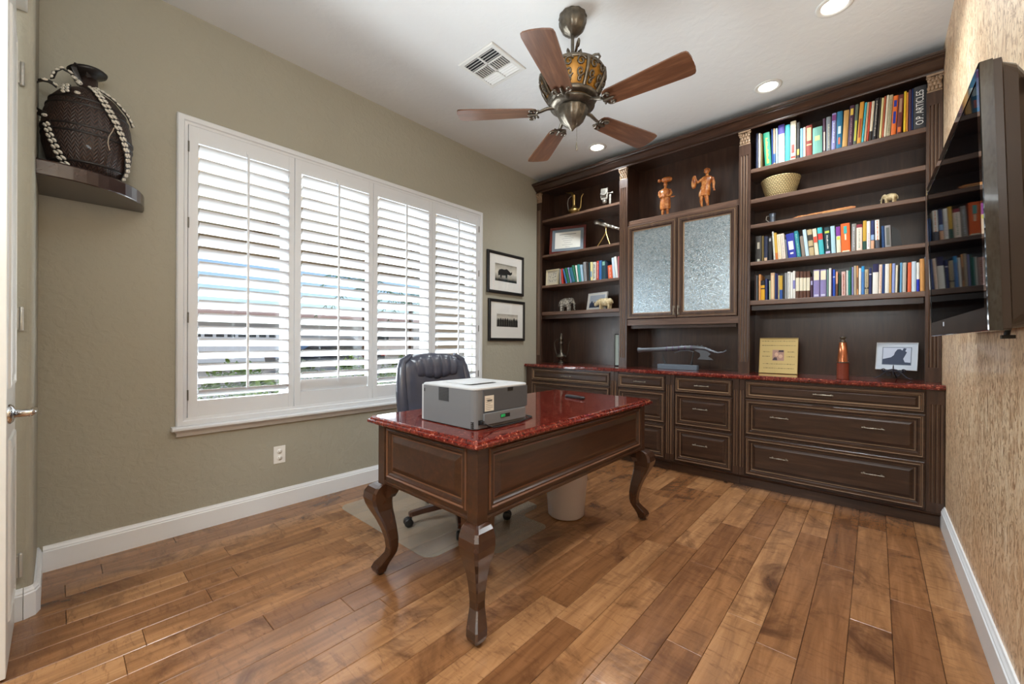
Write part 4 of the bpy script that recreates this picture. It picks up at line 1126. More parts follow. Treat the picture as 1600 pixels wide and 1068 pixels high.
def strap(path, w, parent, rows=2, step=0.0235, nrmf=None):
    """flat leather strap along path with rows of cowries sewn on its outer face"""
    global NC
    P = [Vector(p) for p in path]
    mb = MB(); rings = []; fr = []
    for i, p in enumerate(P):
        d = (P[min(i + 1, len(P) - 1)] - P[max(i - 1, 0)]).normalized()
        nn = nrmf(p); nn = (nn - d * nn.dot(d)).normalized(); s = d.cross(nn)
        fr.append((p, d, nn, s))
        rings.append([p + s * w / 2, p + s * w / 2 + nn * 0.003, p - s * w / 2 + nn * 0.003, p - s * w / 2])
    mb.loft(rings)
    st = mb.part('strap', m_strap, parent)
    L = 0; nxt = 0.008
    for i in range(len(P) - 1):
        seg = (P[i + 1] - P[i]).length
        while nxt < L + seg:
            f = (nxt - L) / seg
            p, d, nn, s = fr[i]; q = p.lerp(P[i + 1], f)
            for r in range(rows):
                o = bpy.data.objects.new('cowrie_shell', cow_me); COL.objects.link(o); o.parent = st
                off = (r - (rows - 1) / 2) * w * 0.5
                X_ = (s * math.cos(0.5) + d * math.sin(0.5)).normalized(); Y_ = nn.cross(X_)
                o.matrix_local = Matrix(((X_.x, Y_.x, nn.x, 0), (X_.y, Y_.y, nn.y, 0), (X_.z, Y_.z, nn.z, 0), (0, 0, 0, 1)))
                o.location = q + s * off + nn * 0.007
                NC += 1
            nxt += step
        L += seg
    return st
radial = lambda p: Vector((p.x, p.y, max(0.0, (p.z - 0.3)) * 0.8 + 1e-4)).normalized()
CA = math.atan2(-0.095, 2.80)          # direction from jug towards the camera
def meridian(a0, a1, z0, z1, n=22, off=0.004):
    out = []
    for k in range(n):
        q = k / (n - 1); z = z0 + (z1 - z0) * q; a = a0 + (a1 - a0) * q
        r = jr(z) + off
        out.append((r * math.cos(a), r * math.sin(a), z))
    return out
strap(meridian(CA + 1.25, CA + 0.15, 0.02, 0.418, 26), 0.032, jug, 2, nrmf=radial)
strap(meridian(CA + 1.45, CA + 0.55, 0.30, 0.421, 12, 0.012), 0.018, jug, 1, nrmf=radial)
strap(meridian(CA - 0.62, CA - 0.95, 0.02, 0.20, 12), 0.032, jug, 2, nrmf=radial)
strap(meridian(CA - 0.55, CA - 0.75, 0.335, 0.385, 5, 0.006), 0.032, jug, 2, nrmf=radial)
# loose strap loops on the window-less side
lp = []
for k in range(16):
    q = k / 15 * PI * 1.15 - 0.5
    lp.append((0.06 + 0.02 * math.cos(q * 2), -0.13 - 0.055 * math.sin(q), 0.30 + 0.075 * math.cos(q)))
strap(lp, 0.03, jug, 1, 0.03, nrmf=lambda p: (p - Vector((0.0, -0.12, 0.30))).normalized())
lp = [(0.03, -0.03, 0.425), (0.04, -0.06, 0.46), (0.045, -0.085, 0.465), (0.05, -0.105, 0.44), (0.06, -0.115, 0.40)]
strap(lp, 0.02, jug, 1, 0.022, nrmf=lambda p: Vector((0.4, -0.6, 0.7)).normalized())
lp = [(0.03, -0.028, 0.43), (0.05, -0.05, 0.49), (0.055, -0.045, 0.505), (0.04, -0.01, 0.50), (0.03, 0.0, 0.475)]
strap(lp, 0.018, jug, 1, 0.2, nrmf=lambda p: Vector((0.8, -0.3, 0.5)).normalized())
for a, z in ((CA + 0.55, 0.305), (CA - 0.3, 0.35)):
    o = bpy.data.objects.new('cowrie_shell', cow_me); COL.objects.link(o); o.parent = jug; o.rotation_euler = (0, PI / 2, a); o.location = ((jr(z) + 0.006) * math.cos(a), (jr(z) + 0.006) * math.sin(a), z)
MB().tube([((jr(z) + 0.005) * math.cos(CA + 0.5 + 0.1 * math.sin(z * 30)), (jr(z) + 0.005) * math.sin(CA + 0.5 + 0.1 * math.sin(z * 30)), z) for z in (0.30, 0.27, 0.24, 0.21, 0.18, 0.15, 0.12)], 0.0025, 5).part('thong', mat('pale_thong', '9c8f80', 0.7), jug)

# television on its wall arm, leaning a little forward
m_tv = mat('tv_gloss_black', '050506', 0.04, spec=0.7, coat=0.4); m_scr = mat('tv_screen', '020203', 0.03, spec=0.03); m_scr.node_tree.nodes['Principled BSDF'].inputs['IOR'].default_value = 1.10; m_tvb = mat('tv_shell_wall_sheen', '2a1e16', 0.3)  # rear shell: brown of the wall's reflection put into its colour
TW, TH = 1.10, 0.665
tv = thing('television', 'large wall-mounted black television seen edge-on by the plaster wall', 'television', (3.175, 2.07, 1.485), local=True)
tv.rotation_euler = (0, math.radians(-1.6), math.radians(1.0))
# local: screen looks to -X, width along Y, height along Z
MT = lambda u, v, d: (-d, u, v)
w2, h2 = TW / 2, TH / 2
MB().panel(MT, -w2, w2, -h2, h2, [(0, -0.022), (0, 0.0), (0.002, 0.002), (0.030, 0.002), (0.031, 0.0)], open_center=True).part('bezel', m_tv, tv)
MB().box(-0.0005, 0.004, -w2 + 0.030, w2 - 0.030, -h2 + 0.030 + 0.03, h2 - 0.030).part('screen', m_scr, tv)
MB().box(-0.0015, 0.004, -w2 + 0.030, w2 - 0.030, -h2 + 0.028, -h2 + 0.0595).part('lower_bezel', m_tv, tv)
def tvo(i, r, x):
    return [(x, p, q) for p, q in rpoly(-w2 + i, w2 - i, -h2 + i * 0.7, h2 - i, max(r, 0.004), 5)]
MB().loft([tvo(0.001, 0.004, 0.0221), tvo(0.001, 0.006, 0.036), tvo(0.006, 0.02, 0.039), tvo(0.010, 0.04, 0.062), tvo(0.03, 0.06, 0.085), tvo(0.10, 0.08, 0.098), tvo(0.22, 0.05, 0.103)], smooth=False).part('rear_shell', m_tvb, tv)
for z in (-0.245, -0.262): MB().box(0.066, 0.088, -w2 + 0.0085, -w2 + 0.012, z, z + 0.009).part('sticker', mat('silver_sticker', 'c9bda6', 0.4), tv)
MB().box(0.075, 0.09, -w2 + 0.010, -w2 + 0.03, 0.24, 0.275).part('hand_grip', m_black, tv)
MB().box(0.075, 0.09, -w2 + 0.010, -w2 + 0.03, 0.0, 0.03).part('hand_grip', m_black, tv)
mb = MB()
for dz, c0, c1 in ((-0.006, -0.11, -0.103), (-0.006, -0.098, -0.091)): pass
mb.box(-0.0026, -0.0014, 0.165, 0.181, -h2 + 0.034, -h2 + 0.050)
mb.part('badge', mat('pale_badge', 'c8ccd4', 0.4), tv)
wm = MB().box(0.1035, RW - 3.175 - 0.012, 0.06 - 0.2, 0.06 + 0.2, -0.16, 0.16); wm.part('wall_bracket', m_black, tv)
mb = MB().tube([(0.07, -0.30, -0.345), (0.075, -0.30, -0.318)], 0.006, 8); mb.box(0.06, 0.085, -0.31, -0.29, -0.352, -0.342); mb.part('tilt_knob', m_black, tv)

BOOKS={'R1':(2.54,[
(2.25,0.019,0.29,-0.003,'1b2440','navy'),
(2.269,0.014,0.284,-0.004,'e4dcc4','cream and grey'),
(2.285,0.011,0.274,-0.004,'6b5a2e','thin olive'),
(2.315,0.045,0.273,-0.055,'1f8a6a','wide green yellow-lettered',[(0.08,0.85,'d8cf4a',0.35)]),
(2.361,0.011,0.289,-0.017,'1f3f78','dark blue'),
(2.372,0.014,0.288,-0.01,'d8b08c','peach',[(0.05,0.3,'3a63a0',1)]),
(2.389,0.014,0.285,-0.011,'a9cddc','pale blue-green'),
(2.406,0.043,0.301,-0.007,'e9e9e4','white violet-topped',[(0.76,1,'453a8e',1)]),
(2.451,0.031,0.287,0.0,'3fb5bd','turquoise'),
(2.484,0.037,0.302,0.0,'e4dcc4','tall cream red-marked',[(0.05,0.1,'c0392c',0.8),(0.18,0.4,'b04a40',0.5)]),
(2.524,0.021,0.282,0.007,'33302e','dark grey gold-banded',[(0.1,0.26,'c9a54a',0.7)]),
(2.547,0.018,0.227,0.0,'7fb4d0','light blue'),
(2.566,0.017,0.229,-0.004,'e4dcc4','plain cream'),
(2.584,0.039,0.234,-0.004,'8e3b2f','brick red cream-titled',[(0.5,0.92,'dcc690',0.7),(0.35,0.39,'dcc690',0.8)]),
(2.625,0.06,0.203,-0.005,'6fa99a','broad sage green',[(0.5,0.68,'b9cf8a',0.55)]),
(2.687,0.018,0.253,-0.008,'4a2f46','plum white-patched',[(0.05,0.6,'d8d0c0',0.5)]),
(2.707,0.028,0.256,-0.004,'7c8288','mottled grey',[(0.1,0.8,'c9c7b0',0.3)]),
(2.736,0.026,0.271,0.015,'8f8fc4','lilac',[(0.8,0.95,'7a3a7a',0.9),(0.2,0.75,'d9dde8',0.4)]),
(2.764,0.035,0.272,0.018,'1f6f96','teal blue white-lettered',[(0.12,0.3,'d8745a',0.35),(0.4,0.6,'cfe3e6',0.5)]),
(2.798,0.03,0.266,0.041,'c79a58','tan'),
(2.83,0.028,0.288,0.038,'4a2f46','plum yellow-topped',[(0.76,0.92,'e0c050',0.6),(0.1,0.7,'b08a90',0.25)]),
(2.859,0.019,0.286,0.045,'5f6b5e','green and yellow patterned',[(0.1,0.6,'c9c94a',0.6)]),
(2.879,0.024,0.293,0.061,'d99a3a','golden orange',[(0.15,0.6,'a5522a',0.5)]),
(2.904,0.013,0.282,0.096,'45b0c0','cyan'),
(2.918,0.012,0.278,0.086,'d8b08c','slim peach'),
(2.931,0.012,0.275,0.069,'b7422a','slim rust red'),
(2.944,0.016,0.275,0.058,'e4dcc4','slim cream black-footed',[(0,0.25,'2a2522',1)]),
(2.961,0.024,0.287,0.056,'17161a','black white-chequered',[(0.1,0.95,'b9b2a8',0.3)]),
(2.986,0.01,0.284,0.056,'3b302b','slim dark brown'),
(2.997,0.013,0.279,0.068,'e2d79a','slim pale yellow'),
(3.011,0.01,0.285,0.049,'b55a3c','slim rust striped'),
(3.021,0.013,0.287,0.059,'e4dcc4','slim ivory'),
(3.034,0.021,0.282,0.092,'b0a487','grey tan checked',[(0.1,0.9,'8c8a6c',0.4)]),
(3.057,0.026,0.268,0.082,'e2702a','bright orange blue-lettered',[(0.72,0.88,'26349c',0.6),(0.3,0.6,'26349c',0.55)]),
(3.085,0.027,0.264,0.087,'6b2f2c','maroon',[(0.05,0.18,'e0702a',0.6),(0.55,0.9,'b08a70',0.5)]),
(3.119,0.013,0.278,0.05,'e8c22e','yellow'),
(3.133,0.009,0.267,0.06,'dd9040','slim amber'),
(3.144,0.016,0.278,0.036,'4a2f46','slim plum'),
(3.16,0.007,0.281,0.018,'1f3f78','very slim blue'),
(3.168,0.062,0.285,-0.007,'3a3b3e','BINDER')]),
'R3':(1.78,[
(2.252,0.043,0.209,-0.005,'33302e','charcoal white-marked',[(0.5,0.75,'a8a090',0.4),(0,0.1,'b0b0a0',0.4)]),
(2.296,0.014,0.204,-0.005,'6b5a2e','slim brown gold-lined'),
(2.311,0.026,0.198,0.0,'1b2440','slim navy tan-footed',[(0,0.13,'c8a888',0.8)]),
(2.341,0.026,0.191,-0.005,'17161a','black grey-dotted',[(0.8,0.92,'a0a0a0',0.5)]),
(2.378,0.012,0.228,-0.057,'e9e9e4','white green-edged',[(0.05,0.95,'3f8f6a',0.3)]),
(2.391,0.018,0.215,-0.023,'c8a038','golden yellow rust-footed',[(0,0.25,'c06a2a',1)]),
(2.409,0.024,0.199,-0.05,'e4dcc4','cream gold-striped',[(0.05,0.95,'d0a868',0.3)]),
(2.435,0.025,0.201,-0.065,'e6d6c8','ivory grey',[(0.05,0.95,'a9a596',0.35)]),
(2.462,0.012,0.15,-0.033,'6f7780','slim slate'),
(2.476,0.054,0.191,-0.052,'22309a','broad royal blue white-printed',[(0.33,0.68,'e8e4e0',0.6),(0.15,0.22,'e8e4e0',0.4)]),
(2.531,0.027,0.205,-0.107,'1c7f8e','teal',[(0.05,0.9,'7fc0b8',0.3)]),
(2.562,0.022,0.16,-0.081,'8a7d72','slim taupe'),
(2.586,0.023,0.207,-0.106,'b8d2e0','pale blue'),
(2.61,0.031,0.201,-0.09,'b9a57c','tan black-banded',[(0.58,0.8,'34302a',1),(0.32,0.36,'34302a',1)]),
(2.643,0.025,0.202,-0.089,'e4dcc4','cream red-banded',[(0.48,0.7,'d5482e',0.9)]),
(2.67,0.03,0.205,-0.078,'3fb5bd','turquoise red-banded',[(0.55,0.78,'c8342e',1)]),
(2.705,0.034,0.199,-0.045,'123842','dark teal white-lettered',[(0.78,0.86,'b8c84a',0.8),(0.2,0.72,'e6e2da',0.25),(0.02,0.1,'b8b4d8',0.8)]),
(2.741,0.026,0.202,-0.04,'a9cddc','powder blue'),
(2.771,0.026,0.192,-0.031,'e4dcc4','cream violet-topped',[(0.64,1,'7a3596',1),(0.5,0.62,'c8d050',0.7)]),
(2.798,0.053,0.208,-0.029,'e8641f','broad orange',[(0.64,0.9,'35a8a4',0.35),(0.42,0.62,'e8dcc0',0.18),(0,0.05,'e8dcc0',0.8)]),
(2.853,0.026,0.196,0.015,'8d8a86','grey-brown',[(0.1,0.9,'b8c0cc',0.3)]),
(2.881,0.033,0.186,0.0,'e6d6c8','cream rose-topped',[(0.88,1,'8a2a3a',1),(0.1,0.85,'9cab9a',0.25)]),
(2.916,0.02,0.207,0.0,'c8a038','mustard green-footed',[(0,0.3,'1f4a40',1)]),
(2.937,0.02,0.2,-0.005,'e9e9e4','white pink-specked',[(0.1,0.6,'c8b0c0',0.4)]),
(2.958,0.019,0.2,0.005,'232f63','navy peach-footed',[(0,0.3,'d8a888',1),(0.32,0.5,'8fb0d8',1)]),
(2.982,0.024,0.2,-0.015,'e9e9e4','white orange-edged',[(0.3,0.98,'d97a3a',0.3),(0,0.3,'4a4e5a',1)]),
(3.017,0.016,0.152,-0.007,'163e6e','blue'),
(3.033,0.031,0.151,-0.033,'8b8b8e','grey photo-covered',[(0.1,0.9,'5a5d58',0.5)])]),
'R4':(1.465,[
(2.246,0.011,0.209,-0.005,'3a2420','dark brown'),
(2.258,0.008,0.205,-0.005,'7c8288','very slim grey'),
(2.274,0.015,0.21,0.005,'d79a62','peach-orange'),
(2.29,0.029,0.158,-0.006,'17161a','black yellow-jacketed',[(0.62,0.76,'dba31c',1),(0,0.56,'dba31c',1)]),
(2.321,0.016,0.169,-0.006,'232f63','navy'),
(2.349,0.009,0.153,-0.013,'b9c9a4','pale green'),
(2.359,0.027,0.214,-0.005,'d8b08c','sand',[(0.05,0.9,'e0cba0',0.5)]),
(2.388,0.01,0.207,-0.005,'1f3f78','slim dark blue'),
(2.399,0.01,0.204,-0.005,'3c2a5a','slim dark purple'),
(2.41,0.008,0.189,-0.005,'e2d79a','slim pale yellow'),
(2.419,0.02,0.185,-0.005,'c8a038','yellow blue-footed',[(0,0.4,'24509a',1)]),
(2.441,0.011,0.179,-0.011,'33302e','slim charcoal'),
(2.453,0.017,0.204,-0.005,'8c8f92','speckled grey'),
(2.472,0.019,0.211,-0.009,'e9e9e4','white navy-edged',[(0.05,0.95,'2a3550',0.3)]),
(2.492,0.014,0.204,-0.005,'e9e9e4','plain white'),
(2.508,0.015,0.213,-0.014,'e9e9e4','white lilac-banded',[(0.35,0.66,'8486c0',1)]),
(2.524,0.023,0.207,-0.005,'SET',''),
(2.549,0.022,0.204,-0.005,'SET',''),
(2.572,0.019,0.201,0.0,'SET',''),
(2.593,0.021,0.2,-0.005,'SET',''),
(2.617,0.014,0.156,0.0,'4a2f46','small dark violet',[(0.6,0.8,'b0b0d8',0.8)]),
(2.634,0.039,0.206,-0.005,'LIL',''),
(2.675,0.038,0.204,-0.005,'LIL',''),
(2.714,0.011,0.201,0.0,'6f8f8a','slim teal-grey'),
(2.726,0.015,0.209,0.0,'e9e9e4','slim white-cream'),
(2.742,0.007,0.206,-0.005,'3c2a5a','very slim violet'),
(2.75,0.015,0.196,-0.005,'2c55c0','cobalt blue',[(0.7,0.74,'c8d0f0',1)]),
(2.766,0.014,0.178,0.0,'6e4a35','brown peach-topped',[(0.5,1,'d8a080',0.9)]),
(2.783,0.015,0.154,-0.006,'26433a','dark green'),
(2.8,0.024,0.175,-0.006,'d9b6b0','pink white-lettered',[(0.05,0.9,'a0503c',0.35)]),
(2.827,0.011,0.181,-0.006,'e9e9e4','slim white'),
(2.838,0.01,0.178,0.0,'2a8c86','slim sea-green'),
(2.848,0.008,0.201,-0.005,'1f6a4c','slim green'),
(2.857,0.011,0.202,-0.005,'8f8fc4','pale lilac'),
(2.869,0.015,0.21,0.0,'b6aa94','grey tan'),
(2.884,0.01,0.208,-0.005,'d79a62','slim peach',[(0.2,0.6,'5a4030',0.6)]),
(2.895,0.014,0.189,0.005,'e9e9e4','white'),
(2.91,0.017,0.202,-0.005,'4a7fc0','mid blue',[(0.8,0.98,'2f9ad8',1)]),
(2.928,0.021,0.176,-0.006,'b8a98c','tan checkered',[(0.05,0.9,'8f866c',0.4),(0.22,0.28,'1a1a22',1)]),
(2.95,0.015,0.184,0.0,'232f63','navy white-banded',[(0.74,0.78,'c8c8d8',1)]),
(2.968,0.031,0.209,0.01,'e9e9e4','broad white navy-topped',[(0.72,1,'22204e',1)]),
(3.0,0.017,0.202,0.025,'e6d6c8','cream peach-edged',[(0.05,0.95,'e0a888',0.3)]),
(3.018,0.013,0.2,0.025,'1f3f78','blue'),
(3.032,0.022,0.202,0.015,'e9e9e4','tall white'),
(3.054,0.012,0.202,0.005,'c79a58','slim tan'),
(3.067,0.016,0.201,0.01,'8ea0d8','periwinkle'),
(3.084,0.012,0.187,0.021,'e4dcc4','slim cream'),
(3.096,0.009,0.188,0.016,'17161a','slim black'),
(3.106,0.012,0.202,0.015,'6aa4d0','sky blue'),
(3.119,0.02,0.2,0.005,'b9b4ac','grey-beige'),
(3.144,0.019,0.198,0.025,'d95f36','orange-red'),
(3.164,0.023,0.202,0.01,'c4d6e4','white-blue'),
(3.188,0.015,0.193,0.021,'e9e9e4','white blue-footed',[(0,0.42,'1f2fb0',1)]),
(3.204,0.023,0.215,-0.005,'cf9350','tall amber-tan'),
(3.231,0.009,0.226,-0.027,'7d8ea0','very tall slim slate')]),
'L3':(1.775,[
(0.301,0.028,0.17,-0.029,'8b8b8e','slim grey'),
(0.331,0.021,0.174,-0.052,'c5392c','slim red'),
(0.387,0.018,0.169,-0.272,'2f66a8','leaning blue'),
(0.407,0.04,0.174,-0.276,'1f6a4c','leaning green'),
(0.449,0.015,0.178,-0.23,'8f8fc4','thin leaning lilac'),
(0.467,0.046,0.17,-0.235,'2f6f86','leaning teal-blue'),
(0.515,0.022,0.197,-0.274,'1f6a4c','leaning emerald'),
(0.539,0.017,0.19,-0.168,'e9e9e4','leaning white'),
(0.561,0.028,0.194,-0.144,'2a8c86','leaning turquoise'),
(0.592,0.028,0.186,-0.14,'9fc0d6','leaning pale blue'),
(0.624,0.037,0.211,-0.071,'8b8b8e','leaning grey'),
(0.664,0.023,0.199,-0.065,'33241e','dark brown'),
(0.689,0.015,0.196,-0.041,'1c3f4c','slim dark teal'),
(0.706,0.024,0.2,-0.025,'e2d79a','pale yellow',[(0.2,0.5,'8ea6b8',0.8)]),
(0.734,0.036,0.195,0.0,'d8d8cc','white black-lettered',[(0.1,0.9,'4a4648',0.4)]),
(0.778,0.027,0.202,0.005,'c5392c','dark red',[(0.1,0.9,'e8d8d0',0.3)]),
(0.808,0.031,0.202,-0.005,'2f66a8','bright blue'),
(0.841,0.05,0.195,0.015,'1c3f4c','dark teal',[(0.75,0.95,'7fb0a0',0.6)]),
(0.894,0.017,0.179,0.039,'1b2440','slim navy'),
(0.917,0.051,0.138,-0.014,'d95f36','orange-red',[(0.1,0.85,'e8b0a0',0.3)]),
(0.97,0.03,0.212,-0.075,'c4d6e4','blue-white'),
(1.003,0.026,0.22,-0.105,'e9e9e4','tall white'),
(1.031,0.017,0.218,-0.037,'c46a70','slim pink-red')]),
}

# ================================================================ BOOKS
ORD = ('first second third fourth fifth sixth seventh eighth ninth tenth eleventh twelfth thirteenth fourteenth fifteenth sixteenth seventeenth eighteenth nineteenth twentieth '
       'twenty-first twenty-second twenty-third twenty-fourth twenty-fifth twenty-sixth twenty-seventh twenty-eighth twenty-ninth thirtieth thirty-first thirty-second thirty-third thirty-fourth thirty-fifth '
       'thirty-sixth thirty-seventh thirty-eighth thirty-ninth fortieth forty-first forty-second forty-third forty-fourth forty-fifth forty-sixth forty-seventh forty-eighth forty-ninth fiftieth fifty-first fifty-second fifty-third fifty-fourth fifty-fifth fifty-sixth fifty-seventh fifty-eighth fifty-ninth sixtieth').split()
def cmat(h, rough=0.55): return mat('cloth_' + h, h, rough)
def text_mesh(s, size, m, name, depth=0.0006):
    cu = bpy.data.curves.new(name + '_outline', 'FONT'); cu.body = s; cu.size = size; cu.extrude = depth; cu.align_x = 'CENTER'; cu.align_y = 'CENTER'
    ob = bpy.data.objects.new('t', cu); COL.objects.link(ob)
    dg = bpy.context.evaluated_depsgraph_get()
    me = bpy.data.meshes.new_from_object(ob.evaluated_get(dg))
    bpy.data.objects.remove(ob); bpy.data.curves.remove(cu)
    me.name = name; me.materials.clear(); me.materials.append(m)
    return me
def book(x, w, h, lean, col, label, z, bands=(), group=None, y=3.802, depth=0.16, name='book'):
    g = 0.0004
    w = max(0.006, w - 2 * g)
    o_at = (x + g, y, z + 0.0004)
    mb = MB()
    c = 0.0018 if w > 0.012 else 0.0012
    # spine slightly rounded, boards, page block set in
    sp = [(0, 0.004), (w * 0.2, 0.0012), (w * 0.5, 0.0), (w * 0.8, 0.0012), (w, 0.004)]
    mb.prism(sp + [(w, depth), (w - c, depth), (w - c, 0.006), (c, 0.006), (c, depth), (0, depth)], 0, h, 'z')
    mb.box(c, w - c, 0.0065, depth - 0.004, 0.003, h - 0.004, mi=1)
    ob = mb.part(name, [cmat(col), m_paper], None)
    ob.location = o_at
    ORG[ob.name] = Vector((0, 0, 0))
    if abs(lean) > 0.002:
        a = math.atan(lean)
        ob.rotation_euler = (0, a, 0)
        ob.location.z += max(0, math.sin(a) * w) if a > 0 else 0.0
        if a > 0: ob.location.z = z + 0.0004 + math.sin(a) * w
    for f0, f1, hx, fr in bands:
        ww = w * min(fr, 0.98); m0 = (w - ww) / 2
        if fr > 0.9:
            b = MB().prism([(-0.00015, 0.0085), (-0.00015, 0.0037), (w * .2, 0.0009), (w * .5, -0.0004), (w * .8, 0.0009), (w + 0.00015, 0.0037), (w + 0.00015, 0.0085)], h * f0, h * f1, 'z')
        elif fr <= 0.45 and f1 - f0 > 0.3:
            b = MB(); n = max(4, int((f1 - f0) * h / 0.011)); rd = random.Random(int(x * 1e4))
            for k in range(n):      # lettering down the spine, too small to read
                za = h * (f0 + (f1 - f0) * k / n); b.box(m0, m0 + ww * rd.choice((1, .8, .6)), -0.0005, 0.0025, za, za + h * (f1 - f0) / n * rd.uniform(.5, .78))
        else:
            b = MB().box(m0, m0 + ww, -0.0005, 0.0025, h * f0, h * f1)
        b.part('spine_label', cmat(hx), ob)
    tag(ob, label, 'book', group)
    return ob
PLACE = {'R1': ('top shelf of right bookcase', 'books on the top right shelf'), 'R3': ('fourth shelf of right bookcase', 'books on the fourth right shelf'),
         'R4': ('lowest shelf of right bookcase', 'books on the lowest right shelf'), 'L3': ('third shelf of left bookcase', 'books on the left bookcase shelf')}
for key, (z, rows) in BOOKS.items():
    pl, grp = PLACE[key]
    order = sorted(range(len(rows)), key=lambda i: rows[i][0])
    LN = {i: (0 if rows[i][4] in ('SET', 'LIL') or rows[i][5] == 'BINDER' else rows[i][3]) for i in order}
    for a_, b_ in reversed(list(zip(order[:-1], order[1:]))):
        gap = rows[b_][0] - rows[a_][0] - rows[a_][1]
        LN[a_] = min(LN[a_], LN[b_] + max(0.0, gap) / min(rows[a_][2], rows[b_][2]))
    for n, i in enumerate(order):
        r = rows[i]; x, w, h, lean, col, desc = r[:6]; lean = LN[i]; bands = r[6] if len(r) > 6 else ()
        nx = rows[order[n + 1]][0] if n + 1 < len(order) else None
        if nx is not None: w = min(w, nx - x) * 0.965
        d = 0.15; nm = 'book'
        if col == 'SET':
            b = book(x, w, h, 0, '5c3a2c', f'cream and brown matching volume, {ORD[n]} from left, {pl}', z, [(0.27, 0.76, 'e2dcc6', 1)], grp); continue
        if col == 'LIL':
            b = book(x, w, h, 0, '8a80b4', f'lilac volume with cream head, {ORD[n]} from left, {pl}', z, [(0.62, 0.96, 'e4dcc0', 0.85), (0.03, 0.1, 'c9c8e4', .7)], grp); continue
        if desc == 'BINDER':
            b = book(x, w, h, 0, '3a3b3e', 'dark grey binder hand-lettered in white at the right end of top shelf', z, (), grp, depth=0.22, name='binder')
            tm = text_mesh('O.P. ARTICLES', 0.058, mat('white_ink', 'e8e8e4', 0.6), 'lettering')
            o = bpy.data.objects.new('lettering', tm); COL.objects.link(o); o.parent = b
            o.matrix_local = Matrix.Translation((w * 0.5, -0.0008, h * 0.50)) @ Matrix.Rotation(PI / 2, 4, 'X') @ Matrix.Rotation(PI / 2, 4, 'Z') @ Matrix.Diagonal((0.62, 0.9, 1, 1))
            b['category'] = 'binder'; continue
        book(x, w, h, lean, col, f'{desc} book, {ORD[n]} from left, {pl}', z, bands, grp, depth=d + 0.02 * ((i * 7) % 3 - 1))

# a leaning black file case closing the fourth shelf row
bk = MB().prism([(3.064, 1.7806), (3.120, 1.7806), (3.104, 1.890), (3.090, 1.905), (3.070, 1.925), (3.064, 1.925)], 3.83, 3.97, 'y')
tag(bk.part('file_case', m_black, at=(3.05, 3.9, 1.7806)), 'black sloping file case at the right end of the fourth shelf', 'case')

# ================================================================ THINGS ON THE LEFT BOOKCASE
def T(name, label, cat, x, y, z, rz=0.0, group=None):
    return thing(name, label, cat, (x, y, z + 0.0006), rz=math.radians(rz), local=True, group=group)
# tall brass coffee pot, top shelf
t0 = T('brass_pitcher', 'tall brass pot with beaked lid on the top left shelf', 'pitcher', 0.43, 3.90, 2.540)
MB().lathe([(0.0, 0.0), (0.040, 0.0), (0.038, 0.006), (0.020, 0.016), (0.030, 0.03), (0.060, 0.05), (0.066, 0.066), (0.055, 0.085), (0.026, 0.10), (0.019, 0.13), (0.021, 0.19), (0.024, 0.235), (0.027, 0.245), (0.0, 0.246)], seg=24).part('body', m_brass, t0)
MB().tube([(0.055, 0, 0.06), (0.085, 0, 0.085), (0.092, 0, 0.13), (0.094, 0, 0.19), (0.105, 0, 0.215), (0.122, 0, 0.23)], [0.012, 0.009, 0.007, 0.006, 0.006, 0.005], 10).part('spout', m_brass, t0)
MB().tube([(-0.055, 0, 0.055), (-0.078, 0, 0.10), (-0.088, 0, 0.17), (-0.078, 0, 0.215), (-0.045, 0, 0.24), (-0.02, 0, 0.238)], 0.005, 8).part('handle', m_silver, t0)
MB().prism([(-0.03, 0.247), (-0.015, 0.246), (0.0, 0.262), (-0.03, 0.285), (-0.065, 0.288), (-0.115, 0.296), (-0.07, 0.276), (-0.038, 0.270)], -0.012, 0.012, 'y').part('lid', m_brass, t0)
# old surveying instrument / camera
t0 = T('brass_instrument', 'small nickel-plated antique instrument beside the brass pot', 'instrument', 0.845, 3.90, 2.540, 12)
MB().lathe([(0.0, 0.0), (0.03, 0.0), (0.03, 0.006), (0.012, 0.01), (0.010, 0.05), (0.0, 0.052)], (0.035, 0, 0), 16).part('foot', m_silver, t0)
MB().box(0.024, 0.046, -0.009, 0.009, 0.05, 0.15, b=0.003).part('post', m_silver, t0)
mb = MB().prism([(-0.055, 0.10), (0.005, 0.10), (0.012, 0.115), (0.012, 0.20), (0.0, 0.215), (-0.05, 0.215), (-0.062, 0.20), (-0.062, 0.115)], -0.02, 0.015, 'y')
hd = mb.part('head', m_silver, t0)
MB().lathe([(0.030, -0.046), (0.030, -0.02), (0.024, -0.0201), (0.022, -0.046)], (-0.025, 0, 0.165), 20, axis='y').part('lens_ring', m_silver, hd)
MB().lathe([(0.021, -0.035), (0.0, -0.035)], (-0.025, 0, 0.165), 16, axis='y').part('lens', m_black, hd)
mb = MB()
for x, z in ((-0.055, 0.21), (0.008, 0.212), (-0.062, 0.16), (-0.05, 0.105)): mb.ball((x, -0.012, z), 0.010, seg=8)
mb.tube([(0.012, 0, 0.165), (0.055, 0, 0.165)], 0.005, 8).lathe([(0.012, 0.055), (0.012, 0.063)], (0, 0, 0.165), 12, axis='x')
mb.part('knobs', m_silver, hd)
MB().lathe([(0.0, 0.06), (0.022, 0.062), (0.026, 0.08), (0.022, 0.098), (0.0, 0.0995)], (-0.025, 0, 0), 16).part('drum', m_silver, t0)

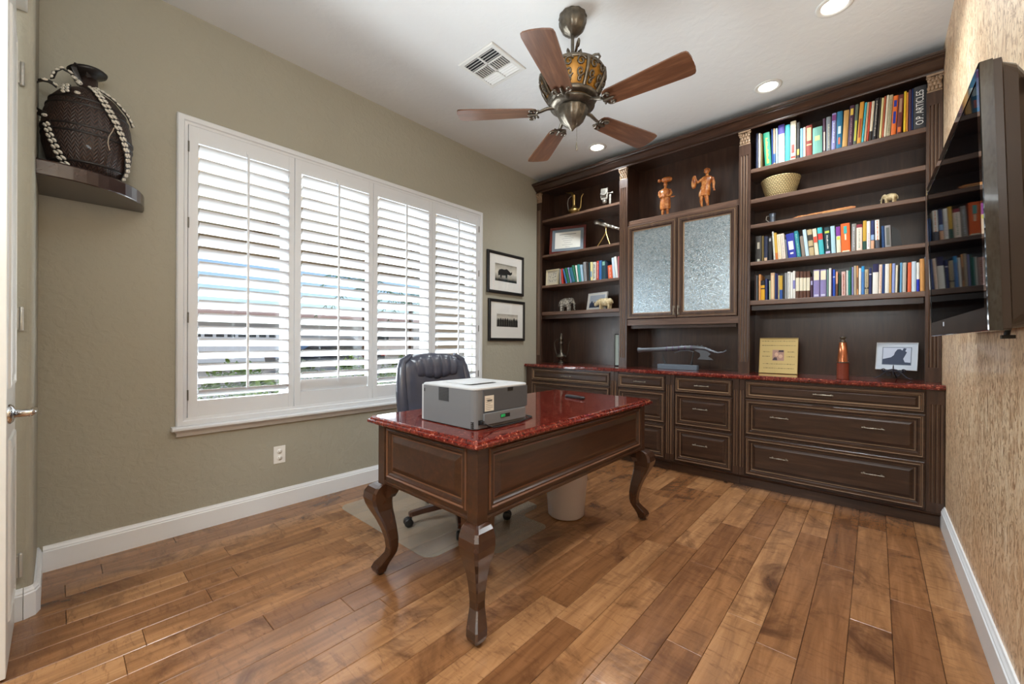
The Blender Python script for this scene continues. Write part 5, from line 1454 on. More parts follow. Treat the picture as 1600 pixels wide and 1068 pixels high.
def desk_frame(name, label, x0, y0, x1, y1, zb, h, lean, fw, mats, inner, pic, group=None, standoff=0.0):
    """standing frame from (x0,y0) to (x1,y1); pic(mb helpers) adds flat prints"""
    w = math.hypot(x1 - x0, y1 - y0); rz = math.degrees(math.atan2(y1 - y0, x1 - x0))
    t0 = thing(name, label, 'picture frame', ((x0 + x1) / 2, (y0 + y1) / 2, zb + 0.0008), local=True)
    t0.rotation_euler = (-math.radians(lean), 0, math.radians(rz))
    M_ = lambda u, v, d: (u, -d, v)
    MB().panel(M_, -w / 2, w / 2, 0, h, [(0, 0.0), (0, 0.012), (0.003, 0.015), (fw - 0.003, 0.015), (fw, 0.010), (fw, 0.006)], open_center=True).box(-w / 2, w / 2, 0.0001, 0.004, 0, h).part('frame', mats, t0)
    MB().box(-w / 2 + fw - 0.0005, w / 2 - fw + 0.0005, -0.0065, -0.0001, fw - 0.0005, h - fw + 0.0005).part('mat_board', inner, t0)
    pic(t0, w, h)
    return t0
ml = mat('faded_ink', '6b6f74', 0.7)
def dip(t0, w, h):
    pp = MB().box(-w / 2 + 0.065, w / 2 - 0.065, -0.0072, -0.0065, 0.062, h - 0.062).part('certificate', mat('parchment', 'd5d4cc', 0.7), t0)
    mb = MB()
    for k, f in enumerate((0.5, 0.2, 0.36, 0.28, 0.2, 0.32, 0.14)): mb.box(-w * f / 2.2, w * f / 2.2, -0.0076, -0.0072, h * 0.70 - k * 0.024, h * 0.70 - k * 0.024 + (0.006 if k == 0 else 0.0028))
    mb.part('print_lines', ml, pp)
m_mahog = wood('mahogany_frame', [(0.2, '3c1411'), (0.6, '5e231d'), (0.9, '7a332a')], 0.25, (4, 4, 4), coat=0.5)
desk_frame('framed_certificate', 'red mahogany framed certificate with grey mat on the second left shelf', 0.150, 3.815, 0.560, 3.945, 2.130, 0.315, 6, 0.03, m_mahog, mat('grey_mat', '6f7c86', 0.7), dip)
# telescope on a tripod
t0 = T('brass_telescope', 'small brass and nickel telescope on a tripod beside the certificate', 'telescope', 0.84, 3.89, 2.130)
TM = Matrix.Translation((0, 0, 0.235)) @ Matrix.Rotation(math.radians(24), 4, 'Y')
mb = MB().lathe([(0.0, -0.15), (0.014, -0.15), (0.016, -0.14), (0.024, -0.135), (0.027, -0.11), (0.022, -0.10), (0.020, -0.05), (0.023, -0.045), (0.023, 0.01), (0.017, 0.015), (0.015, 0.07), (0.018, 0.075), (0.018, 0.10), (0.013, 0.105), (0.012, 0.16), (0.015, 0.165), (0.015, 0.175), (0.0, 0.175)], seg=18, axis='x')
mb.turn(TM).part('tube', m_silver, t0)
MB().lathe([(0.0, -0.105), (0.008, -0.104), (0.008, -0.04), (0.0, -0.039)], (0, 0, 0.033), 10, axis='x').turn(TM).part('finder', m_black, t0)
MB().lathe([(0.010, 0.135), (0.010, 0.16), (0.006, 0.165), (0.007, 0.215), (0.0, 0.217)], seg=10).ball((0, 0, 0.215), 0.012, seg=10).part('pivot', m_brass, t0)
for k in range(3):
    a = math.radians(205 + 120 * k)
    MB().tube([(0.006 * math.cos(a), 0.006 * math.sin(a), 0.145), (0.05 * math.cos(a), 0.05 * math.sin(a), 0.07), (0.095 * math.cos(a), 0.095 * math.sin(a), 0.003)], [0.0065, 0.006, 0.004], 7).part('leg', m_brass, t0)
# cream carved block at the left of the book row
def sprig(t0, w, h):
    mb = MB(); rd = random.Random(4)
    for k in range(26):
        x = rd.uniform(-w * .28, w * .28); z = rd.uniform(h * .2, h * .8); s = rd.uniform(.004, .009)
        mb.prism([(x - s, z), (x, z - s * .5), (x + s, z + s * .3), (x + s * .2, z + s * 1.2)], -0.0072, -0.0065, 'y')
    mb.part('engraving', ml, t0)
desk_frame('cream_plaque', 'small cream plaque with grey floral drawing, left of the leaning books', 0.090, 3.835, 0.275, 3.835, 1.775, 0.185, 3, 0.016, mat('cream_frame', 'cfc3a4', 0.6), mat('cream_card', 'c9c3b2', 0.7), sprig)
# elephants and rhino
def animal(name, label, x, y, z, rz, m, L, kind, cat='figurine'):
    t0 = T(name, label, cat, x, y, z, rz)
    mb = MB(); s = L
    if kind == 'elephant':
        mb.ball((0, 0, .58 * s), .30 * s, sc=(1.15, .78, .95), seg=18)
        mb.ball((.14 * s, 0, .60 * s), .25 * s, sc=(1, .85, .98), seg=16)
        mb.ball((-.20 * s, 0, .56 * s), .25 * s, sc=(.9, .82, 1.0), seg=16)
        for px in (.20, -.26):
            for py in (.12, -.12): mb.tube([(px * s, py * s, .50 * s), (px * s + .01 * s, py * s, .25 * s), (px * s, py * s, .05 * s), (px * s, py * s, 0)], [.11 * s, .085 * s, .075 * s, .085 * s], 10)
        mb.ball((.38 * s, 0, .70 * s), .17 * s, sc=(1, .85, 1.1), seg=14)
        mb.tube([(.47 * s, 0, .68 * s), (.56 * s, 0, .52 * s), (.58 * s, 0, .34 * s), (.57 * s, 0, .18 * s), (.62 * s, 0, .10 * s)], [.085 * s, .065 * s, .05 * s, .038 * s, .028 * s], 10)
        mb.tube([(-.43 * s, 0, .62 * s), (-.48 * s, 0, .48 * s), (-.47 * s, 0, .32 * s)], [.025 * s, .018 * s, .02 * s], 6)
        b = mb.part('body', m, t0)
        for sd in (-1, 1):
            MB().ball((.29 * s, sd * .16 * s, .68 * s), .17 * s, sc=(.75, .16, 1.05), seg=12).part('ear', m, b)
            MB().tube([(.49 * s, sd * .06 * s, .60 * s), (.58 * s, sd * .08 * s, .50 * s), (.66 * s, sd * .08 * s, .50 * s)], [.022 * s, .018 * s, .006 * s], 6).part('tusk', m_paper, b)
            MB().ball((.47 * s, sd * .115 * s, .74 * s), .018 * s, seg=6).part('eye', m_black, b)
    else:
        mb.ball((-.02 * s, 0, .36 * s), .25 * s, sc=(1.35, .72, .85), seg=18)
        mb.ball((.22 * s, 0, .40 * s), .19 * s, sc=(1, .8, .95), seg=14); mb.ball((-.27 * s, 0, .36 * s), .19 * s, sc=(.9, .85, 1), seg=14)
        for px in (.22, -.27):
            for py in (.10, -.10): mb.tube([(px * s, py * s, .30 * s), (px * s, py * s, .14 * s), (px * s, py * s, 0)], [.085 * s, .06 * s, .062 * s], 9)
        mb.tube([(.30 * s, 0, .40 * s), (.43 * s, 0, .36 * s), (.54 * s, 0, .27 * s), (.62 * s, 0, .22 * s)], [.14 * s, .12 * s, .09 * s, .06 * s], 12)
        mb.tube([(-.44 * s, 0, .40 * s), (-.48 * s, 0, .28 * s)], [.02 * s, .012 * s], 6)
        b = mb.part('body', m, t0)
        MB().tube([(.60 * s, 0, .27 * s), (.66 * s, 0, .36 * s), (.66 * s, 0, .46 * s)], [.035 * s, .025 * s, .004 * s], 8).part('horn', m, b)
        MB().tube([(.53 * s, 0, .33 * s), (.55 * s, 0, .40 * s)], [.025 * s, .004 * s], 8).part('horn', m, b)
        for sd in (-1, 1):
            MB().ball((.40 * s, sd * .07 * s, .49 * s), .035 * s, sc=(.6, .4, 1.3), seg=8).part('ear', m, b)
            MB().ball((.49 * s, sd * .085 * s, .36 * s), .012 * s, seg=6).part('eye', m_black, b)
    return t0
m_soap = mat('carved_grey_soapstone', 'a9a69e', 0.5); t = NT(m_soap); v = t.coord(); t.l(t.ramp(t.noise(v, 70, 4, .6), [(0.42, '5f5d5a'), (0.52, 'b9b6ad'), (0.7, 'd2cfc6')]), t.b.inputs['Base Color']); t.bump(t.noise(v, 70, 3), 0.8, 0.003)
m_bone = mat('carved_cream_stone', 'cbb890', 0.45); t = NT(m_bone); v = t.coord(); t.l(t.ramp(t.noise(v, 40, 4, .6), [(0.35, '9a8560'), (0.55, 'cdbb92'), (0.75, 'e2d7ba')]), t.b.inputs['Base Color'])
animal('elephant_figurine', 'grey openwork carved elephant on the fourth left shelf', 0.335, 3.885, 1.465, 12, m_soap, 0.180, 'elephant')
animal('rhino_figurine', 'cream carved rhino facing left in front of a white photo frame', 0.865, 3.835, 1.465, 176, m_bone, 0.205, 'rhino')
def herd(t0, w, h):
    m1 = mat('photo_blue_grey', 'b9c4d2', 0.5)
    pp = MB().box(-w / 2 + 0.028, w / 2 - 0.028, -0.0072, -0.0065, 0.026, h - 0.026).part('photo_print', m1, t0)
    mb = MB(); rd = random.Random(8)
    for k in range(11):
        x = -w / 2 + 0.045 + k * (w - 0.09) / 10; s = rd.uniform(.012, .019)
        mb.prism([(x - s, 0.032), (x + s, 0.032), (x + s * .8, .032 + s * 3), (x, .032 + s * 4.2), (x - s * .8, .032 + s * 3)], -0.0076, -0.0072, 'y')
        mb.box(x - .001, x + .001, -0.0076, -0.0072, .09, h - .03)
    mb.part('silhouette', mat('photo_navy', '2c3a55', 0.5), pp)
desk_frame('white_photo_frame', 'white photo frame with a blue-grey picture on the fourth left shelf', 0.585, 3.935, 0.850, 3.885, 1.465, 0.195, 10, 0.010, mat('white_frame', 'dfe2e2', 0.4), m_mat_white, herd)
# metal coffee pot on the counter
t0 = T('dark_metal_pot', 'slender dark metal coffee pot on the left end of the counter', 'pitcher', 0.292, 3.86, 0.870)
m_dm = mat('dark_pewter', '5b554c', 0.3, 0.9)
MB().lathe([(0.0, 0.0), (0.040, 0.0), (0.042, 0.008), (0.026, 0.022), (0.018, 0.034), (0.030, 0.048), (0.056, 0.068), (0.062, 0.085), (0.052, 0.102), (0.024, 0.118), (0.018, 0.14), (0.018, 0.20), (0.026, 0.225), (0.030, 0.232), (0.022, 0.238), (0.020, 0.262), (0.026, 0.268), (0.018, 0.285), (0.022, 0.30), (0.012, 0.318), (0.014, 0.332), (0.0, 0.352)], seg=24).part('body', m_dm, t0)
MB().tube([(0.050, 0, 0.075), (0.085, 0, 0.10), (0.098, 0, 0.16), (0.103, 0, 0.22), (0.118, 0, 0.255), (0.140, 0, 0.272)], [0.010, 0.008, 0.006, 0.005, 0.005, 0.006], 8).part('spout', m_dm, t0)
MB().tube([(-0.050, 0, 0.075), (-0.075, 0, 0.13), (-0.095, 0, 0.205), (-0.098, 0, 0.235), (-0.075, 0, 0.268), (-0.02, 0, 0.285)], 0.0045, 8).part('handle', m_dm, t0)
def script_(t0, w, h):
    mb = MB(); rd = random.Random(12)
    for k in range(14):
        a = k * .45; x = 0.02 * math.cos(a * 1.7); z = h * .3 + k * .011
        mb.prism([(x - .006, z), (x + .007, z + .003), (x + .002, z + .008)], -0.0072, -0.0065, 'y')
    mb.part('drawing', mat('ink_teal', '4c6a68', 0.6), t0)
desk_frame('narrow_black_frame', 'narrow black framed pale drawing half hidden by the left pilaster', 0.955, 3.87, 1.075, 3.93, 0.870, 0.335, 5, 0.010, m_blackframe, mat('pale_mint_card', 'c6d6cf', 0.7), script_)

# ================================================================ CENTRE BAY
def carved_person(name, label, x, y, z, rz, m, kind):
    t0 = T(name, label, 'figurine', x, y, z, rz)
    # robe and torso as one continuous carved form, facing -Y; total height about 0.37
    mb = MB()
    if kind == 'carrier':
        rings = []
        for zz, rx, ry, ox in ((0.075, .044, .034, 0), (0.10, .046, .036, 0), (0.16, .043, .034, 0), (0.20, .038, .030, 0), (0.225, .044, .030, 0), (0.25, .042, .026, 0), (0.262, .028, .020, 0), (0.268, .012, .012, 0), (0.285, .011, .011, .001)):
            rings.append([(ox + rx * (1 + .05 * math.cos(7 * a)) * math.cos(a), ry * (1 + .06 * math.cos(7 * a)) * math.sin(a), zz) for a in [2 * PI * k / 28 for k in range(28)]])
        mb.loft(rings, smooth=True)
        mb.ball((.002, -.004, .304), .020, sc=(.85, .95, 1.15), seg=14); mb.ball((.002, -.024, .302), .005, seg=6)
        for sd in (-1, 1):
            mb.tube([(sd * .040, 0, .250), (sd * .052, -.004, .215), (sd * .042, -.026, .185), (sd * .018, -.040, .188)], [.013, .012, .010, .007], 8)
            for f in range(4): mb.tube([(sd * .020, -.040, .192 - .004 * f), (sd * .006, -.046, .191 - .004 * f)], .0022, 5)
            mb.tube([(sd * .020, 0, .08), (sd * .020, -.004, .045), (sd * .021, 0, .012)], [.014, .012, .008], 8)
            mb.ball((sd * .021, -.012, .007), .011, sc=(.7, 1.6, .6), seg=8)
        b = mb.part('body', m, t0)
        MB().lathe([(0, -.045), (.014, -.04), (.023, -.02), (.025, .005), (.022, .035), (.012, .05), (0, .052)], (.008, 0, .347), 12, axis='x').ball((-.052, -.004, .344), .016, seg=8).part('bundle', m, b)
        MB().ball((-.052, .004, .238), .013, seg=8).part('bag_knot', m, b)
        MB().tube([(.052, -.02, .175), (.075, -.03, .172), (.09, -.03, .176)], [.005, .006, .003], 6).part('stick', m, b)
    else:
        rings = []
        for zz, rx, ry, ox in ((0.115, .042, .032, -.012), (0.14, .044, .034, -.010), (0.18, .040, .030, -.004), (0.205, .034, .026, 0), (0.23, .040, .028, .004), (0.262, .048, .028, .008), (0.278, .034, .022, .009), (0.284, .013, .012, .010), (0.30, .011, .011, .010)):
            rings.append([(ox + rx * (1 + .05 * math.cos(7 * a)) * math.cos(a), ry * (1 + .08 * math.cos(7 * a + zz * 20)) * math.sin(a), zz) for a in [2 * PI * k / 28 for k in range(28)]])
        mb.loft(rings, smooth=True)
        mb.ball((.010, -.004, .325), .024, sc=(.85, .95, 1.15), seg=14); mb.ball((.008, -.028, .322), .006, seg=6)
        # right arm lifts a sack, left arm hangs
        mb.tube([(-.030, 0, .262), (-.062, -.010, .236), (-.078, -.016, .262), (-.080, -.018, .285)], [.014, .012, .010, .008], 8)
        mb.tube([(.052, 0, .262), (.062, 0, .215), (.060, -.006, .178), (.066, -.012, .160)], [.014, .012, .009, .007], 8)
        for f in range(4):
            mb.tube([(.060 + .003 * f, -.012, .162), (.062 + .004 * f, -.016, .147)], .0022, 5)
            mb.tube([(-.084 + .003 * f, -.020, .283), (-.086 + .003 * f, -.026, .294)], .0022, 5)
        mb.tube([(.004, -.004, .125), (.010, -.014, .08), (.016, -.006, .04), (.018, 0, .014)], [.018, .015, .011, .008], 8)
        mb.tube([(-.030, .002, .12), (-.034, .004, .075), (-.030, .008, .04), (-.024, .012, .014)], [.017, .013, .010, .007], 8)
        for fx, fy in ((.016, -.012), (-.026, .002)): mb.ball((fx, fy, .008), .012, sc=(.7, 1.6, .6), seg=8)
        b = mb.part('body', m, t0)
        MB().lathe([(0, .175), (.012, .18), (.020, .20), (.020, .24), (.014, .268), (.006, .285), (0, .29)], (-.092, -.012, .012), 12).part('sack', m, b)
        # carved curls of hair
        h_ = MB()
        for k in range(16):
            a = k * 2.4; zz = .335 + .012 * math.sin(k * 1.3); h_.ball((.010 + .019 * math.cos(a), .004 + .018 * math.sin(abs(a)) * .8, zz), .008, seg=6)
        h_.part('hair', m, b)
    for sd in (-1, 1):
        hx, hz = ((.002, .308) if kind == 'carrier' else (.010, .330))
        MB().ball((hx + sd * .007, -.021 if kind == 'carrier' else -.025, hz), .0022, seg=6).part('eye', m_black, b)
    return t0
m_carve = mat('carved_orange_wood', 'b46a2c', 0.35, coat=0.3); t = NT(m_carve); v = t.coord(); t.l(t.ramp(t.noise(v, 30, 4, .6), [(0.3, '6e3414'), (0.5, 'b4682c'), (0.72, 'dba262')]), t.b.inputs['Base Color']); t.bump(t.noise(v, 60, 3), 0.5, 0.003)
p1 = carved_person('carved_figure', 'carved orange wood figure carrying a bundle on its head', 1.475, 3.885, 2.318, 14, m_carve, 'carrier')
p2 = carved_person('carved_figure', 'carved orange wood figure lifting a sack at shoulder height', 1.840, 3.885, 2.318, 14, m_carve, 'sack')
p1.scale = (1.04,) * 3; p2.scale = (1.05,) * 3
# antique axe-pistol on a stand
t0 = T('antique_weapon', 'antique flared barrel weapon with axe blade butt on a grey stand', 'weapon', 1.63, 3.80, 0.870)
m_steel = mat('dull_steel', '6c7076', 0.35, 0.8); m_stone = mat('slate_stand', '5a6672', 0.5)
MB().box(-0.178, 0.178, -0.03, 0.03, 0.0, 0.046, b=0.003).part('stand_base', m_stone, t0)
for sx_, top in ((-0.13, .135), (0.13, .165)):
    MB().tube([(sx_ + (.02 if sx_ < 0 else -.01), 0, .046), (sx_, 0, .095), (sx_ + (-.005 if sx_ < 0 else .012), 0, top)], [.014, .006, .006], 8).part('stand_post', m_black, t0)
wp = MB().tube([(-.378, 0, .172), (-.365, 0, .173), (-.34, 0, .175), (-.22, 0, .180), (-.12, 0, .186), (-.02, 0, .194), (.05, 0, .200), (.15, 0, .204), (.22, 0, .198), (.28, 0, .186)], [.026, .025, .020, .020, .021, .021, .021, .020, .017, .012], 14).part('barrel', m_steel, t0)
MB().prism([(.17, .200), (.235, .195), (.285, .150), (.262, .128), (.305, .098), (.175, .100), (.20, .128), (.195, .155), (.15, .178)], -.006, .006, 'y').part('axe_blade', m_steel, wp)
MB().tube([(.24, 0, .195), (.29, 0, .175), (.34, 0, .160), (.385, 0, .165), (.41, 0, .183)], [.016, .014, .010, .007, .008], 8).part('hooked_tail', m_steel, wp)
mb = MB()
for k in range(5): mb.lathe([(.0235, -.10 + k * .055), (.0235, -.09 + k * .055)], (0, 0, .188 + k * .0035), 12, axis='x')
mb.part('inlay_band', mat('inlay_violet', '5c4f66', 0.4, .5), wp)
MB().tube([(-.03, 0, .152), (.03, 0, .172), (.09, 0, .178), (.14, 0, .165)], [.004, .007, .007, .004], 6).part('trigger_bar', m_steel, wp)
mb = MB()
for k in range(6): mb.prism([(.02 + k * .035, .215), (.035 + k * .035, .228), (.045 + k * .035, .215)], -.003, .003, 'y')
mb.part('crest', m_steel, wp)

# ================================================================ RIGHT BAY
t0 = T('woven_basket', 'round woven straw basket on the second right shelf', 'basket', 2.402, 3.93, 2.291)
m_straw = mat('pale_straw', 'cdbb8c', 0.75)
prof = []
n = 12
for k in range(n):
    z0 = k * 0.0135; r = 0.092 + 0.042 * (k / (n - 1)) ** 0.9
    prof += [(r - 0.003, z0), (r + 0.003, z0 + 0.004), (r + 0.003, z0 + 0.0095), (r - 0.003, z0 + 0.0134)]
MB().lathe([(0, 0.0)] + prof + [(prof[-1][0] - 0.008, prof[-1][1]), (0.088, 0.01), (0, 0.01)], seg=36).part('body', m_straw, t0)
mb = MB()
for k in range(n):
    r = 0.092 + 0.042 * (k / (n - 1)) ** 0.9 + 0.0032
    for j in range(38):
        a = 2 * PI * (j + 0.5 * (k % 2)) / 38
        c_ = Vector((r * math.cos(a), r * math.sin(a), k * .0135 + .0068)); s_ = Vector((-math.sin(a), math.cos(a), 0)) * .0028
        mb.add([c_ - s_ + Vector((0, 0, -.005)), c_ + s_ + Vector((0, 0, -.005)), c_ + s_ + Vector((0, 0, .005)), c_ - s_ + Vector((0, 0, .005))], [(0, 1, 2, 3)])
mb.part('stitch_gap_shade', mat('straw_shadow', '5f4c2c', 0.8), t0)  # dark flecks paint the shade in gaps between the stitches
t0 = T('pewter_mug', 'small grey mug with a looped handle on the third right shelf', 'mug', 2.358, 3.865, 2.084)
MB().lathe([(0, 0), (.024, 0), (.021, .01), (.020, .05), (.025, .082), (.022, .083), (.017, .05), (.0, .01)], seg=18).part('body', mat('blue_grey_metal', '6d7684', 0.35, .6), t0)
MB().tube([(-.018, 0, .07), (-.040, -.006, .066), (-.044, -.006, .04), (-.022, 0, .018)], .0035, 8).part('handle', m_silver, t0)
mb = MB().prism([(-.185, 0), (.165, 0), (.19, .012), (.19, .020), (.165, .026), (-.15, .017), (-.185, .008)], -.05, .05, 'y')
t0 = tag(mb.part('carved_board', m_carve, None), 'long flat orange wood carving lying on the third right shelf', 'carving'); t0.location = (2.685, 3.865, 2.0845)
ORG[t0.name] = Vector((0, 0, 0))
MB().tube([(-.13, -.051, .010), (0, -.051, .014), (.14, -.051, .018), (.17, -.051, .014), (.14, -.051, .009), (0, -.051, .006)], .002, 5).part('carved_groove', mat('pale_groove', 'd9ab6c', 0.5), t0)
animal('elephant_figurine', 'small cream stone elephant on the third right shelf', 3.058, 3.85, 2.084, 155, m_bone, 0.088, 'elephant')
# gold plaque
def quote(t0, w, h):
    pp = MB().box(-0.040, 0.040, -0.0074, -0.0065, h * .36, h * .66).part('photo_print', mat('photo_pinkish', 'b08a7c', 0.5), t0)
    mb = MB().ball((-.012, -.0078, h * .53), .014, sc=(1, .05, 1.2), seg=10).ball((.016, -.0078, h * .48), .015, sc=(1, .05, 1.1), seg=10)
    mb.part('portrait_faces', mat('photo_skin', 'd9b49c', 0.6), pp)
    mb = MB().prism([(-.04, h * .37), (-.005, h * .37), (-.01, h * .45), (-.028, h * .45)], -0.0079, -0.0074, 'y').prism([(.0, h * .60), (.038, h * .60), (.036, h * .655), (.004, h * .655)], -0.0079, -0.0074, 'y')
    mb.part('portrait_dark', mat('photo_dark', '4a3a40', 0.6), pp)
    mb = MB(); rd = random.Random(5)
    for zf, spans in ((.90, ((-.44, .44),)), (.78, ((-.44, .44),)), (.60, ((-.40, -.22), (.24, .42))), (.47, ((-.42, -.22), (.22, .42))), (.26, ((-.40, .42),)), (.14, ((-.38, .40),))):
        for a, b in spans:
            x = a * w
            while x < b * w:
                l = rd.uniform(.006, .018); mb.box(x, min(x + l, b * w), -0.0071, -0.0065, h * zf, h * zf + rd.uniform(.0022, .0045)); x += l + .004
    mb.part('script_lines', mat('umber_ink', '5a4a2c', 0.7), t0)
desk_frame('gold_plaque', 'yellow lettered plaque with a small photo leaning on the counter', 2.262, 3.90, 2.528, 3.90, 0.870, 0.292, 9, 0.004, mat('gold_edge', 'b79a58', 0.4), mat('yellow_card', 'd0b878', 0.55), quote)
t0 = T('copper_spyglass', 'upright copper and leather spyglass standing on the counter', 'spyglass', 2.816, 3.66, 0.870)
m_cop = mat('copper', 'a8623f', 0.25, 0.75)
MB().lathe([(0, 0), (.033, 0), (.034, .003), (.033, .11), (.0345, .112), (.0345, .118), (.031, .12)], seg=28).part('leather_barrel', mat('red_brown_leather', '8a4433', 0.35, coat=.4), t0)
MB().lathe([(.031, .12), (.030, .125), (.022, .255), (.0, .2551)], seg=28).part('copper_tube', m_cop, t0)
MB().lathe([(.0345, .1115), (.036, .1125), (.036, .1185), (.0345, .1195)], seg=28).part('ring', m_dm, t0)
MB().lathe([(.016, .2552), (.017, .265), (.012, .27), (.012, .278), (.018, .282), (.019, .290), (.012, .296), (0, .296)], seg=20).part('eyepiece', m_dm, t0)
def giraffe(t0, w, h):
    x0, x1, z0, z1 = -w / 2 + .036, w / 2 - .036, .040, h - .036
    MB().box(x0 - .004, x1 + .004, -0.0070, -0.0065, z0 - .004, z1 + .004).part('print_border', mat('border_slate', '5c6c80', 0.5), t0)
    pp = MB().box(x0, x1, -0.0075, -0.00701, z0, z1).part('photo_print', mat('photo_sky', 'c3cde0', 0.5), t0)
    W_ = x1 - x0; H_ = z1 - z0
    P_ = [(.0, .0), (1, .0), (1, .12), (.80, .14), (.74, .34), (.82, .60), (.86, .74), (.80, .80), (.84, .96), (.74, .98), (.70, .84), (.62, .92), (.52, .90), (.44, .74), (.40, .55), (.30, .42), (.0, .30)]
    MB().prism([(x0 + a * W_, z0 + b * H_) for a, b in P_], -0.0080, -0.0075, 'y').part('silhouette', mat('photo_navy', '2c3a55', 0.5), pp)
fr = desk_frame('elephant_print', 'white matted silhouette print on a scrolled iron easel', 2.988, 3.945, 3.200, 3.900, 0.932, 0.195, 12, 0.003, mat('white_edge', 'cfd2d4', 0.5), mat('pale_blue_mat', 'ccd6e2', 0.7), giraffe)
t0 = T('scroll_easel', 'black scrolled iron easel holding the silhouette print on the counter', 'easel', 3.083, 3.885, 0.870, -12)
m_wi = mat('wrought_iron', '3c3c46', 0.4, 0.7)
mb = MB()
def spiral(cx, cz, r0, a0, turns, s=1, y=-.02, n=16):
    return [(cx + r0 * (1 - .8 * k / (n - 1)) * math.cos(a0 + s * turns * 2 * PI * k / (n - 1)), y, cz + r0 * (1 - .8 * k / (n - 1)) * math.sin(a0 + s * turns * 2 * PI * k / (n - 1))) for k in range(n)]
for s in (-1, 1):
    mb.tube([(0, -.02, .072), (s * .02, -.022, .066), (s * .045, -.026, .045), (s * .070, -.032, .018), (s * .090, -.036, .005), (s * .098, -.037, .012)], .0032, 7)
    mb.tube(spiral(s * .022, .036, .016, PI / 2 if s > 0 else PI / 2, 1.1, -s), .0028, 6)
    mb.tube(spiral(s * .050, .064, .014, -PI / 2, 1.0, s), .0028, 6)
    mb.tube([(s * .045, -.02, .050), (s * .050, -.032, .060), (s * .052, -.040, .060), (s * .054, -.040, .072)], .003, 6)
mb.tube([(0, -.02, .03), (0, -.02, .085), (0, -.018, .10)], [.003, .004, .002], 7)
mb.tube([(0, -.02, .06), (0, .03, .03), (0, .075, .004)], .003, 6)
mb.box(-.056, .056, -.026, .012, .0555, .0595)
mb.part('scrollwork', m_wi, t0)

# ================================================================ OUTSIDE, seen between the louvers
m_gnd = mat('pale_gravel', 'a89c88', 0.9); t = NT(m_gnd); v = t.coord(); t.l(t.mix(t.noise(v, 3, 5), '9a8f7c', 'b8ad9a'), t.b.inputs['Base Color'])
struct(MB().box(-90, -0.15, -40, 90, -0.35, -0.15), 'ground', m_gnd)
m_stucco = mat('tan_stucco', 'c2a98a', 0.9); m_brown = mat('porch_brown', '8a7458', 0.8); m_cream = mat('cream_stucco', 'e6e0d6', 0.9)
m_leaf1 = mat('leaf_bright', '7f9c3a', 0.6); m_leaf2 = mat('leaf_olive', '6b7a3e', 0.6); m_leaf3 = mat('leaf_blue_green', '5f8a5a', 0.6); m_bark = mat('bark_brown', '5d4632', 0.9)
pc = thing('porch_roof', 'tan porch roof with a brown beam outside the window', 'roof', (-2.0, 2.5, 2.35))
MB().box(-3.7, -0.16, -2.0, 7.0, 2.62, 2.72).part('deck', mat('porch_underside', 'cfc5b0', 0.9), pc)
MB().box(-3.72, -3.52, -2.0, 7.0, 2.30, 2.619).part('beam', m_brown, pc)
for k in range(8): MB().box(-3.519, -0.17, -1.4 + k * 1.05, -1.3 + k * 1.05, 2.50, 2.619).part('rafter', m_brown, pc)
wg = thing('house_wing', 'tan stucco wing of the house beyond the right shutters', 'house', (-3.4, 8, -0.15))
MB().box(-6.4, -0.2, 7.1, 10.5, -0.15, 3.1).part('wall', m_stucco, wg)
wf = MB().box(-3.0, -2.0, 7.05, 7.12, 0.5, 1.5).part('window_frame', m_brown, wg)
MB().box(-2.93, -2.07, 7.03, 7.049, 0.57, 1.43).part('pane', mat('dark_window', '3a4048', 0.1), wf)
MB().prism([(7.0, 3.1), (10.7, 3.1), (8.8, 3.9)], -6.6, -0.1, 'x').part('roof', m_brown, wg)
# house across the street
hs = thing('neighbour_house', 'cream house with a wide garage door across the street', 'house', (-26, 6, -0.15))
MB().box(-30, -24, -4, 14, -0.15, 2.3).part('wall', m_cream, hs)
MB().prism([(-31, 2.3), (-23.2, 2.3), (-24.5, 3.2), (-29, 3.4)], -4.8, 14.8, 'y').part('roof', mat('roof_tile', 'b8988a', 0.9), hs)
gd = MB().box(-24.0, -23.9, 4.6, 8.9, -0.1, 1.9).part('garage_door', m_white, hs)
for r in range(4):
    for k in range(8):
        y = 4.72 + k * 0.52
        if r == 3: MB().box(-23.9, -23.88, y, y + 0.36, 1.30, 1.50).part('garage_pane', MATS['dark_window'], gd)
        else: MB().box(-23.9, -23.88, y, y + 0.42, 0.0 + r * 0.42, 0.34 + r * 0.42, b=0.005).part('garage_panel', m_white, gd)
h2_ = thing('distant_house', 'pale stucco house behind the parked car', 'house', (-32, 26, -0.15))
MB().box(-36, -30, 17, 34, -0.15, 2.6).part('wall', mat('pale_pink_stucco', 'dccfc2', 0.9), h2_)
MB().prism([(-37, 2.6), (-29, 2.6), (-31, 3.6), (-35, 3.7)], 16, 35, 'y').part('roof', MATS['roof_tile'], h2_)
for k in range(4): MB().box(-30.0, -29.95, 18.5 + k * 4, 20.0 + k * 4, 0.8, 1.9).part('window', MATS['dark_window'], h2_)
